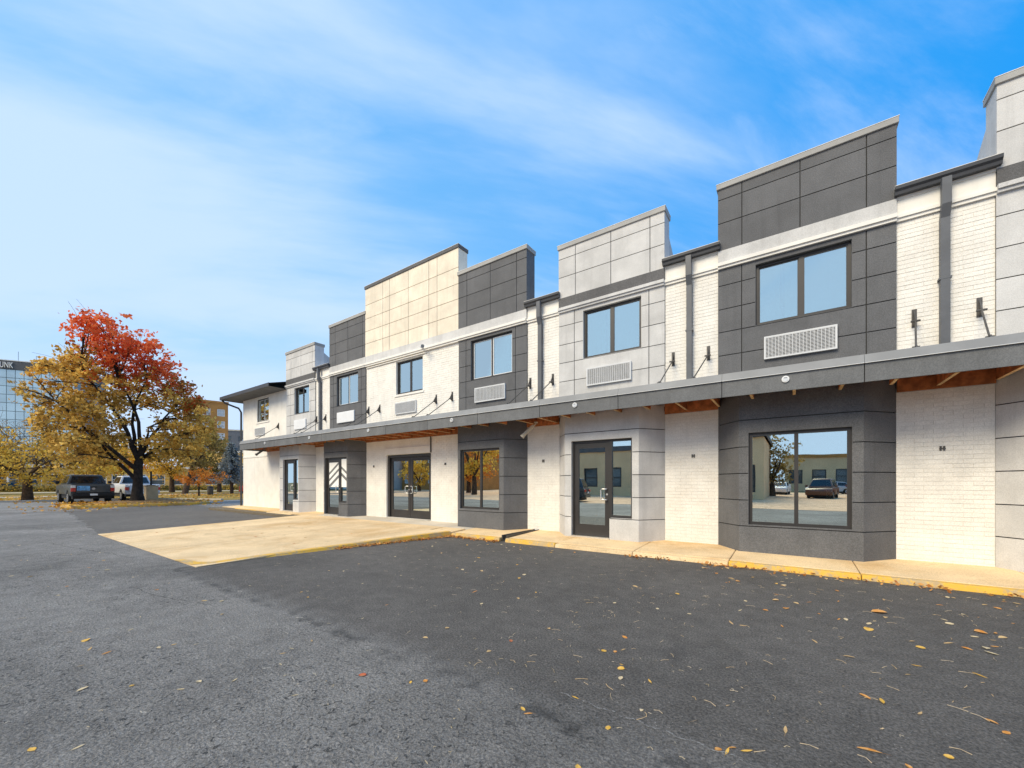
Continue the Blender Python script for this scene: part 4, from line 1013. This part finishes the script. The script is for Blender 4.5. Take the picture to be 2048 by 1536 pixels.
# ================================================================== STREET FURNITURE BY THE ISLAND
mBoxT = M('tan_cabinet', (.50, .40, .25), rough=.7, var=.12)
ub = thing('utility_cabinet', 'tan utility cabinet with a dark post on top beside the maple trunk', 'cabinet', (-34.1, 7.75, .2))
MB().box(-.28, .28, -.30, .30, 0, .92).build('housing', mBoxT, ub, bevel=.02); MB().box(-.31, .31, -.33, .33, .92, .98).build('lid', mBoxT, ub, bevel=.01)
MB().box(.28, .292, -.24, .24, .08, .86).build('door', M('tan_cabinet_door', (.46, .37, .23), rough=.7), ub); MB().cyl((0, 0, .98), (0, 0, 1.02), .22, 14).build('post_base', mBlackP, ub); MB().cyl((0, 0, 1.0), (0, 0, 1.9), .05, 10).build('post', mBlackP, ub)
tb = thing('litter_bin', 'grey litter bin on the lawn right of the small orange tree', 'bin', (-52.5, 16.9, .012))
MB().tube([(0, 0, 0), (0, 0, .05), (0, 0, .8), (0, 0, .84)], [.24, .27, .29, .25], 14).build('drum', mSteel, tb, smooth=True); MB().tube([(0, 0, .84), (0, 0, .9), (0, 0, .98)], [.30, .29, .10], 14).build('lid', mBlackP, tb, smooth=True)
fc = thing('wooden_fence', 'short brown board fence behind the red car', 'fence', (-66, 27, 0)); mFen = M('brown_fence', (.36, .20, .08), rough=.85, objvar=.2)
for i in range(22): MB().box(-.01, .01, i * .21 - 2.3, i * .21 - 2.11, 0, 1.9).build('board', mFen, fc)
for z in (.4, 1.5): MB().box(-.05, -.012, -2.3, 2.3, z, z + .09).build('rail', mFen, fc)

# ================================================================== BACKGROUND BUILDINGS
def facade_block(name, label, a, b, depth, h, wall, cols, rows, z0, zh, ww, pitch_z, glassm, framem, loc0=None, band=None, cat='building', sill=True):
    """prism whose front runs a->b (outward to the right of the run), with real recessed windows"""
    t = thing(name, label, cat, (a[0], a[1], 0)); f = Face((0, 0), (b[0] - a[0], b[1] - a[1])); L = f.L
    holes = []
    for r_ in range(rows):
        for c_ in range(cols):
            u = L * (c_ + .5) / cols; z = z0 + r_ * pitch_z; holes.append((u - ww / 2, u + ww / 2, z, z + zh))
    mb = MB(); us = sorted({0, L, *[h_[0] for h_ in holes], *[h_[1] for h_ in holes]}); zs = sorted({0, h, *[h_[2] for h_ in holes], *[h_[3] for h_ in holes]})
    for i in range(len(us) - 1):
        for j in range(len(zs) - 1):
            cu, cz = (us[i] + us[i + 1]) / 2, (zs[j] + zs[j + 1]) / 2
            if any(q[0] < cu < q[1] and q[2] < cz < q[3] for q in holes): continue
            mb.quad(f.p(us[i], 0, zs[j]), f.p(us[i + 1], 0, zs[j]), f.p(us[i + 1], 0, zs[j + 1]), f.p(us[i], 0, zs[j + 1]))
    mb.quad(f.p(0, 0, h), f.p(L, 0, h), f.p(L, depth, h), f.p(0, depth, h)); mb.quad(f.p(L, 0, 0), f.p(L, depth, 0), f.p(L, depth, h), f.p(L, 0, h)); mb.quad(f.p(0, 0, 0), f.p(0, depth, 0), f.p(0, depth, h), f.p(0, 0, h)); mb.quad(f.p(0, depth, 0), f.p(L, depth, 0), f.p(L, depth, h), f.p(0, depth, h))
    mb.build('wall', wall, t)
    f.box(MB(), -.15, L + .15, h, h + .5, -.15, depth + .15).build('roof_edge', band or wall, t)
    for hh in holes:
        m = MB(); e = .12
        f.box(m, hh[0], hh[0] + e, hh[2], hh[3], .02, .25); f.box(m, hh[1] - e, hh[1], hh[2], hh[3], .02, .25); f.box(m, hh[0] + e, hh[1] - e, hh[2], hh[2] + e, .02, .25); f.box(m, hh[0] + e, hh[1] - e, hh[3] - e, hh[3], .02, .25)
        mid = (hh[2] + hh[3]) / 2; f.box(m, hh[0] + e, hh[1] - e, mid - .05, mid + .05, .04, .2)
        wd = m.build('window', framem, t); f.box(MB(), hh[0] + e, hh[1] - e, hh[2] + e, hh[3] - e, .14, .17).build('pane', glassm, wd)
    return t, f
mBrickO = M('orange_brick', (.46, .22, .065), rough=.9, var=.12, scale=.6)
mBrickY = M('yellow_brick', (.52, .33, .11), rough=.9, var=.12, scale=.6)
mGreyC = M('grey_cladding', (.15, .16, .18), rough=.7, var=.1)
mPaneFar = M('far_window_pane', (.06, .08, .09), rough=.08, spec=.8, var=.1)
mPaneW = M('blind_window_pane', (.52, .52, .52), rough=.25, spec=.6, var=.1)
mWF = M('white_window_frame', (.70, .68, .64), rough=.7)
facade_block('brick_tower', 'tall orange brick block with pale windows behind the maple', (-129.7, 35.9), (-127.3, 45.1), 14, 23, mBrickO, 3, 6, 3.2, 1.9, 1.7, 3.25, mPaneW, mWF, band=mBrickO)
facade_block('brick_annexe', 'lower yellow brick annexe at the foot of the orange tower', (-127, 41.2), (-105, 52), 12, 9.2, mBrickY, 6, 2, 1.4, 1.6, 1.8, 3.6, mPaneFar, mWF, band=mWF)
facade_block('grey_block', 'dark grey office block seen beside the building corner', (-177, 58), (-165, 78), 15, 21.0, mGreyC, 7, 5, 2.5, 2.2, 1.3, 3.6, mPaneFar, mGreyC, band=mConcG)
wp = thing('white_pavilion', 'small white arched-top pavilion in front of the grey block', 'building', (-133, 53.5, 0))
ap = [(-2.6, 0), (2.6, 0), (2.6, 13.0)] + [(2.6 * math.cos(a), 13.0 + 1.9 * math.sin(a)) for a in (.5, 1.0, 1.57, 2.1, 2.6)] + [(-2.6, 13.0)]
m_ = MB().extrude(ap, 'y', -2.2, 2.2).build('wall', mWhite, wp); MB().box(-1.6, 2.2, -2.23, -2.19, 9.4, 12.8).build('window', mPaneFar, wp); wp.rotation_euler = (0, 0, R(62))
# long low school block
t, f = facade_block('school_block', 'long low tan school building with white-framed windows behind the lawn', (-128, -20), (-97, 36), 14, 4.1, mBrickY, 22, 1, .85, 2.1, 2.2, 3, mPaneFar, mWF, band=mWF)
f.box(MB(), 24, 32, 3.9, 4.15, -3.2, .1).build('porch_roof', mWF, t)
for u in (24.4, 31.6): f.box(MB(), u, u + .25, 0, 3.9, -3.0, -2.75).build('porch_post', mWF, t)
# glass office tower with lettering
gt = thing('glass_tower', 'mirror-glass office tower with a grey sign band on top, far left', 'building', (-262, -19, 0)); fg = Face((0, 0), (28.6, 48.9)); L = fg.L
mSign = M('dark_sign_band', (.10, .10, .105), rough=.6); mMul = M('tower_mullion', (.24, .29, .31), rough=.5)
mGT = M('mirror_curtain_glass', (.52, .62, .63), rough=.12, metal=.6, var=.08, scale=.15, objvar=.08)
fg.box(MB(), 0, L, 0, 44.2, .25, 24).build('core', mMul, gt); fg.box(MB(), -.3, L + .3, 44.2, 47.4, -.25, 24.3).build('sign_band', mSign, gt); fg.box(MB(), -.4, L + .4, 47.4, 47.75, -.35, 24.4).build('roof_edge', mWF, gt)
nc, nr = 24, 14
cw, ch = L / nc, 44.2 / nr
for i in range(10, nc):
    for j in range(nr // 3, nr): fg.box(MB(), i * cw + .09, (i + 1) * cw - .09, j * ch + .10, (j + 1) * ch - .10, .10, .25).build('glass_panel', mGT, gt)
cu = bpy.data.curves.new('lettering', 'FONT'); cu.body = 'UNK'; cu.size = 3.1; cu.extrude = .12; cu.space_character = 1.08; cu.align_x = 'LEFT'
to = bpy.data.objects.new('lettering_tmp', cu); C.objects.link(to)
dg = bpy.context.evaluated_depsgraph_get(); me = bpy.data.meshes.new_from_object(to.evaluated_get(dg)); bpy.data.objects.remove(to)
me.materials.append(mWhite); lo = link('lettering', me, gt)
LU = 36.25; lo.scale = (.52, 1, 1)
ang = math.atan2(fg.d.y, fg.d.x); lo.rotation_euler = (R(90), 0, ang); q = fg.p(LU, -.45, 44.7); lo.location = q
for i in range(3): MB().cyl(fg.p(38 + i * 5, 6, 47.6), fg.p(38 + i * 5, 6, 47.6 + 5 - i), .08, 6).build('roof_mast', mMul, gt)

# pale paved court on the other side of the lot
sheet('paved_court', [(-60, -47), (50, -47), (50, -7.5), (-60, -7.5)], .006, M('pinkish_paving', (.72, .47, .29), rough=.9, var=.15, scale=.8, grain=.2, gscale=4))
# ================================================================== ACROSS THE LOT (seen mirrored in the glass)
mTanW = M('tan_shop_wall', (.74, .52, .29), rough=.85, var=.08, scale=.5)
facade_block('tan_shop', 'long tan shop across the lot, mirrored in the entrance door', (-8.5, -23), (-27, -23), 10, 4.6, mTanW, 7, 1, .9, 2.0, 1.5, 3, mPaneFar, mFrame, band=mDark2)
t, f = facade_block('gabled_shop', 'cream shop with a dark gabled roof mirrored in the large window', (-1.8, -20), (-7.0, -20), 12, 5.0, mTanW, 2, 1, .6, 2.2, 1.4, 3, mPaneFar, mFrame, band=mDark2)
f.box(MB(), -.2, f.L + .2, 5.0, 5.4, -.2, 12).build('cornice', mDark2, t)
MB().extrude([(-.3, 5.4), (-5.5, 5.4), (-2.9, 7.6)], 'y', -12, .1).build('gable_roof', mGreyC, t)
facade_block('low_office', 'low pale flat-roofed office far across the lot', (34, -60), (-1, -60), 14, 5.2, mTanW, 12, 1, 1.2, 2.2, 1.8, 3.8, mPaneFar, mFrame, band=mBrickO)
facade_block('corner_brick_block', 'orange brick block across the lot, mirrored in the double door', (-46, -33), (-62, -33), 12, 9.0, mBrickO, 5, 2, 1.2, 1.9, 1.6, 3.8, mPaneW, mWF, band=mWF)
facade_block('pale_block', 'pale rendered block across the lot beside the orange brick one', (-63, -30), (-84, -30), 12, 6.5, mWhite, 6, 2, 1.0, 1.5, 1.6, 3.0, mPaneFar, mFrame, band=mGreyC)
simple_tree('lot_tree', 'low golden tree in front of the orange brick block across the lot', (-47, -24, 0), 1.2, 5.0, 2.4, 2.4, 24, .9, 'y', 55, .2, .28, 60, group='trees across the lot')
simple_tree('lot_tree', 'yellow tree across the lot, mirrored in the left shop window', (-29, -17, 0), 2.0, 8.5, 3.6, 3.6, 34, 1.1, 'y', 51, .28, .3, 55, group='trees across the lot')
simple_tree('lot_tree', 'rust and gold tree across the lot behind the yellow one', (-36, -24, 0), 1.5, 8.0, 4, 4, 34, 1.2, 'o', 52, .3, .3, 50, group='trees across the lot')
simple_tree('lot_tree', 'olive tree across the lot between the two shops', (-1.6, -30, 0), 1.2, 6.0, 1.8, 1.8, 20, .9, 'd', 53, .25, .28, 60, group='trees across the lot')
simple_tree('lot_tree', 'nearly bare tree across the lot to the right', (9.5, -33, 0), 3, 10, 3.2, 3.2, 10, .9, 's', 54, .3, .2, 12, bare=(40, 1.8), group='trees across the lot')
vehicle('parked_car', 'black car parked across the lot, mirrored in the entrance door', 'car', (-12.0, -9.6, .004), R(168), carpaint('black_car_paint', (.03, .035, .04)), 'suv', 'cars across the lot')
vehicle('parked_car', 'brown car parked far across the lot, mirrored in the large window', 'car', (2.6, -30, .004), R(100), carpaint('brown_car_paint', (.16, .06, .03)), 'suv', 'cars across the lot')
vehicle('parked_car', 'white car parked far across the lot, farthest left in the large window', 'car', (-1.0, -40, .004), R(95), carpaint('white_car_paint', (.68, .70, .72)), 'sedan', 'cars across the lot')
vehicle('parked_car', 'dark red car parked far across the lot beside the brown one', 'car', (5.6, -33, .004), R(100), carpaint('maroon_car_paint', (.25, .03, .03)), 'sedan', 'cars across the lot')
vehicle('parked_car', 'silver car parked far across the lot, mirrored in the large window', 'car', (6, -44, .004), R(170), carpaint('silver_car_paint', (.45, .46, .48)), 'sedan', 'cars across the lot')

# ================================================================== FALLEN LEAVES
mFallen = leaf_mat('fallen_leaf_blade', .15, .65)
rl = random.Random(21)
def fallen_mesh(kind, col, edge):
    """a blade of ten facets with curled rim and stalk"""
    mb = MB()
    prof = {'oval': [(-.5, .02), (-.32, .20), (-.05, .30), (.22, .24), (.5, 0)], 'slim': [(-.5, .015), (-.28, .085), (0, .12), (.28, .085), (.5, 0)], 'round': [(-.45, .05), (-.30, .32), (0, .42), (.28, .30), (.48, 0)]}[kind]
    curl = rl.uniform(.12, .45); bend = rl.uniform(-.25, .5)
    def z(x, y): return .03 + curl * abs(y) ** 1.3 + bend * x * x * .4
    for i in range(4):
        (x0, w0), (x1, w1) = prof[i], prof[i + 1]
        for s in (-1, 1):
            c = lerp(col, edge, rl.random() * .6)
            mb.quad((x0, 0, z(x0, 0)), (x1, 0, z(x1, 0)), (x1, s * w1, z(x1, w1)), (x0, s * w0, z(x0, w0)), c)
    mb.quad((-.5, -.008, z(-.5, 0)), (-.5, .008, z(-.5, 0)), (-.82, .06, .015), (-.82, .045, .015), lerp(col, (.25, .14, .06), .5))
    me = mb.mesh('fallen_leaf', mFallen); return me
YEL, ORA, TANL, REDL, PAL = (.72, .40, .05), (.62, .24, .04), (.55, .36, .17), (.42, .06, .02), (.62, .50, .32)
FM = {}
for k_ in ('oval', 'slim', 'round'):
    for cn, cc in (('y', YEL), ('o', ORA), ('t', TANL), ('r', REDL), ('p', PAL)):
        FM[k_, cn] = [fallen_mesh(k_, cc, lerp(cc, (.9, .7, .35), .5)) for _ in range(2)]
def place(x, y):
    if y > 6.2: return 'close to the kerb ' + ('below the dark ground-floor bay' if x > -2.3 else 'beside the apron corner')
    if x > 1.1: return 'near the right edge of the lot'
    if x > -2.6: return ('on the sealed asphalt at right' if x > -.3 else 'in the middle of the sealed asphalt') + (' in the foreground' if y < 3.6 else ' farther back')
    if y > 2.3: return 'on the sealed asphalt right of the apron'
    return 'on the rough old asphalt ' + ('in the left foreground' if x > -6 else 'in front of the apron')
def fallen(x, y, size, k_, cn, label=None, z=None, group='leaves fallen on the asphalt', rz=None):
    o = link('fallen_leaf', rl.choice(FM[k_, cn]), None, (x, y, z if z is not None else .001)); size *= .70; o.scale = (size, size, size * rl.uniform(.7, 1.3))
    o.rotation_euler = (rl.uniform(-.15, .15), rl.uniform(-.15, .15), rl.uniform(0, 6.28) if rz is None else rz)
    nm = {'y': 'yellow', 'o': 'orange', 't': 'tan', 'r': 'red', 'p': 'pale'}[cn]; sh = {'oval': 'oval', 'slim': 'narrow', 'round': 'broad'}[k_]
    tag(o, label or f'{nm} {sh} fallen leaf lying loose {place(x, y)}', 'leaf', group if label is None else None); return o
big = [(-5.01, .71, .10, 'round', 'y', 'broad yellow leaf lying alone on the rough asphalt at left'), (-4.72, .69, .10, 'slim', 't'), (-4.5, .75, .11, 'slim', 'o'), (-3.19, .26, .075, 'oval', 'y', 'yellow leaf in the bottom left corner of the lot'), (-3.02, .40, .08, 'slim', 'p', 'pale slim leaf near the bottom left corner'),
 (-3.64, .73, .05, 'round', 'y'), (-3.16, 1.16, .09, 'slim', 'p'), (-3.34, 1.56, .07, 'slim', 't'), (-2.5, 1.71, .10, 'oval', 'r', 'curled dark red leaf on the rough asphalt beside the seam'), (-2.07, 1.91, .08, 'oval', 'o'), (-2.14, 1.84, .045, 'oval', 'y'), (-1.99, 2.82, .08, 'oval', 'r', 'curled red-brown leaf with a stalk in mid lot, the farther of two'), (-2.01, 2.54, .07, 'oval', 't', 'curled brown leaf with a stalk in mid lot, the nearer of two'),
 (-1.33, 2.01, .06, 'oval', 'y'), (-1.28, 1.99, .08, 'slim', 'o'), (-1.03, 2.86, .085, 'round', 'y', 'broad heart-shaped yellow leaf in the middle of the asphalt'), (-.98, 2.72, .08, 'oval', 'p'), (-.80, 2.79, .085, 'slim', 'y'), (-1.21, 3.46, .08, 'oval', 'o'), (-1.25, 3.08, .075, 'round', 'y'), (-1.17, 3.12, .05, 'round', 'o'), (-1.13, 3.2, .08, 'slim', 't'),
 (-1.13, 2.31, .075, 'slim', 'y'), (-.84, 2.13, .075, 'oval', 'y', 'yellow pointed leaf with its stalk towards the viewer'), (-.74, 2.41, .04, 'round', 'p'), (-.31, 2.28, .07, 'oval', 'o'), (-.27, 2.29, .085, 'slim', 'y'), (-.25, 2.34, .085, 'slim', 'o'), (-.19, 2.35, .09, 'slim', 'y'), (-.03, 2.67, .11, 'slim', 't'), (.38, 3.39, .14, 'slim', 'o', 'long narrow orange leaf at right centre of the asphalt'), (.46, 3.37, .15, 'slim', 'y'),
 (.32, 2.72, .15, 'slim', 'o'), (.62, 3.32, .10, 'slim', 't'), (.93, 3.45, .13, 'slim', 'o'), (.96, 3.34, .07, 'oval', 'o'), (.64, 2.88, .06, 'round', 'y'), (.68, 3.95, .10, 'slim', 't'), (.76, 4.17, .09, 'slim', 'y'), (1.09, 4.22, .12, 'slim', 'y'), (-.84, 1.75, .07, 'oval', 'y'), (.46, 2.67, .06, 'oval', 'o'), (.75, 5.66, .20, 'round', 'o', 'large crumpled orange leaf near the yellow kerb'), (1.41, 5.44, .14, 'round', 'o'), (1.51, 5.48, .14, 'slim', 'o'),
 (1.38, 5.03, .11, 'slim', 'o'), (1.18, 4.84, .10, 'oval', 'o'), (.61, 5.15, .10, 'oval', 'p'), (.44, 5.18, .09, 'oval', 'p'), (-.39, 4.39, .11, 'slim', 't'), (.16, 4.31, .11, 'slim', 't'), (.37, 4.09, .13, 'slim', 't'), (.85, 4.8, .11, 'slim', 't'), (-5.56, 1.73, .09, 'oval', 't'), (-6.63, 1.56, .11, 'oval', 'o'), (-5.03, 1.0, .09, 'slim', 'p'), (-3.4, 1.83, .08, 'slim', 't'), (-3.25, 3.82, .13, 'slim', 'o'), (-1.69, 5.23, .11, 'oval', 't')]
for b in big: fallen(b[0], b[1], b[2], b[3], b[4], b[5] if len(b) > 5 else None)
def zone(n, x0, x1, y0, y1, smin, smax, wts, bias=1.):
    for _ in range(n):
        x = rl.uniform(x0, x1); y = y0 + (y1 - y0) * rl.random() ** bias
        k_ = rl.choices(('oval', 'slim', 'round'), (.4, .45, .15))[0]; cn = rl.choices('yotrp', wts)[0]
        fallen(x, y, rl.uniform(smin, smax), k_, cn)
zone(120, -1.2, 3.0, 4.2, 7.25, .05, .13, (2, 3, 4, .4, 4), .6)
zone(38, -6.8, -3.2, 4.6, 7.1, .06, .11, (1, 1, 2, .2, 5), .8)
zone(26, -6.0, -1.0, 2.3, 4.8, .05, .08, (2, 1, 2, .2, 3))
zone(22, -9.5, -2.6, .5, 2.0, .05, .09, (2, 1, 2, 0, 4))
zone(20, -16, -8.5, -1.0, 2.1, .07, .12, (2, 1, 2, 0, 4))
for _ in range(12):
    x, y = rl.uniform(-14.5, -8.4), rl.uniform(2.8, 6.2); fallen(x, y, rl.uniform(.08, .12), 'oval', rl.choice('ort'), 'small reddish leaf lying on the tan concrete apron', az(x, y) + .004, None)
for o in [o for o in C.objects if o.get('label', '').startswith('small reddish leaf')]: o['group'] = 'leaves fallen on the apron'
# tiny stalks, needles and crumbs too small to pick apart
mb = MB()
def twig(x, y, L, col, z=.002):
    a = rl.uniform(0, 6.28); dx, dy = math.cos(a) * L, math.sin(a) * L; w_ = max(.0028, L * .04); nx, ny = -math.sin(a) * w_, math.cos(a) * w_; k_ = rl.uniform(-.3, .3)
    mx_, my_ = x + dx * .5 + nx * k_ * 14, y + dy * .5 + ny * k_ * 14
    mb.quad((x, y, z), (mx_, my_, z + .005), (mx_ + nx, my_ + ny, z + .006), (x + nx, y + ny, z + .002), col); mb.quad((mx_, my_, z + .005), (x + dx, y + dy, z), (x + dx + nx, y + dy + ny, z + .002), (mx_ + nx, my_ + ny, z + .006), col)
for _ in range(420):
    x, y = rl.uniform(-2.2, 3.0), rl.uniform(2.2, 7.2); twig(x, y, rl.uniform(.02, .09), lerp((.62, .50, .34), (.50, .34, .16), rl.random()))
for _ in range(320):
    x, y = rl.uniform(-7.5, -1.5), rl.uniform(2.4, 7.3); twig(x, y, rl.uniform(.02, .07), lerp((.62, .52, .38), (.46, .36, .2), rl.random()))
for _ in range(420):
    x, y = rl.uniform(-22, -1.6), rl.uniform(-3, 2.2); twig(x, y, rl.uniform(.02, .07), lerp((.55, .52, .46), (.46, .36, .2), rl.random()))
for _ in range(160):
    x, y = rl.uniform(-3, 1.5), rl.uniform(1.2, 3.2); twig(x, y, rl.uniform(.012, .04), lerp((.62, .52, .38), (.46, .36, .2), rl.random()))
tag(mb.build('leaf_stalks', mFallen), 'thin pale leaf stalks and needles strewn over the asphalt', 'leaf litter', kind='stuff')
mb = MB()
for _ in range(850):
    u = rl.random(); x = rl.uniform(-2.6, 3.2) if u < .55 else rl.uniform(-7.2, -5.5); d = abs(rl.gauss(0, .09))
    if u < .55: y = 7.36 - d; dens = .25 + .75 * max(0, mnoise.noise((x * 1.6, 3, 0)) + .35)
    else: y = 7.36 - d; dens = .5
    if rl.random() > dens: continue
    add_leaf(mb, (x, y, .012 + rl.random() * .03), rl.uniform(.03, .07), lerp((.42, .14, .03), (.66, .34, .10), rl.random()), rl, .8)
for _ in range(420):
    y = rl.uniform(4.6, 7.4); x = -7.95 + .85 * ((y - 2.6) / 4.8) ** 1.4 + .05 + abs(rl.gauss(0, .07))
    add_leaf(mb, (x, y, .012 + rl.random() * .03), rl.uniform(.03, .07), lerp((.42, .14, .03), (.66, .34, .10), rl.random()), rl, .8)
tag(mb.build('gutter_leaf_litter', mFallen), 'drift of orange leaf litter gathered along the kerb', 'leaf litter', kind='stuff')
mb = MB()
for _ in range(3600):
    u = rl.random()
    if u < .25: x, y, z = rl.uniform(-35, -29.5), rl.uniform(3.4, 10.4), .2 if rl.random() < .6 else .02
    elif u < .28: x, y, z = rl.uniform(-36, -27), rl.uniform(2.0, 5.0), .012
    else: x, y, z = rl.uniform(-62, -40), rl.uniform(2.5, 22), .03
    add_leaf(mb, (x, y, z), rl.uniform(.08, .2), lerp((.55, .22, .03), (.75, .45, .07), rl.random()), rl, .85)
tag(mb.build('lawn_leaf_litter', mFallen), 'golden leaf litter scattered over the lawn and tree island', 'leaf litter', kind='stuff')
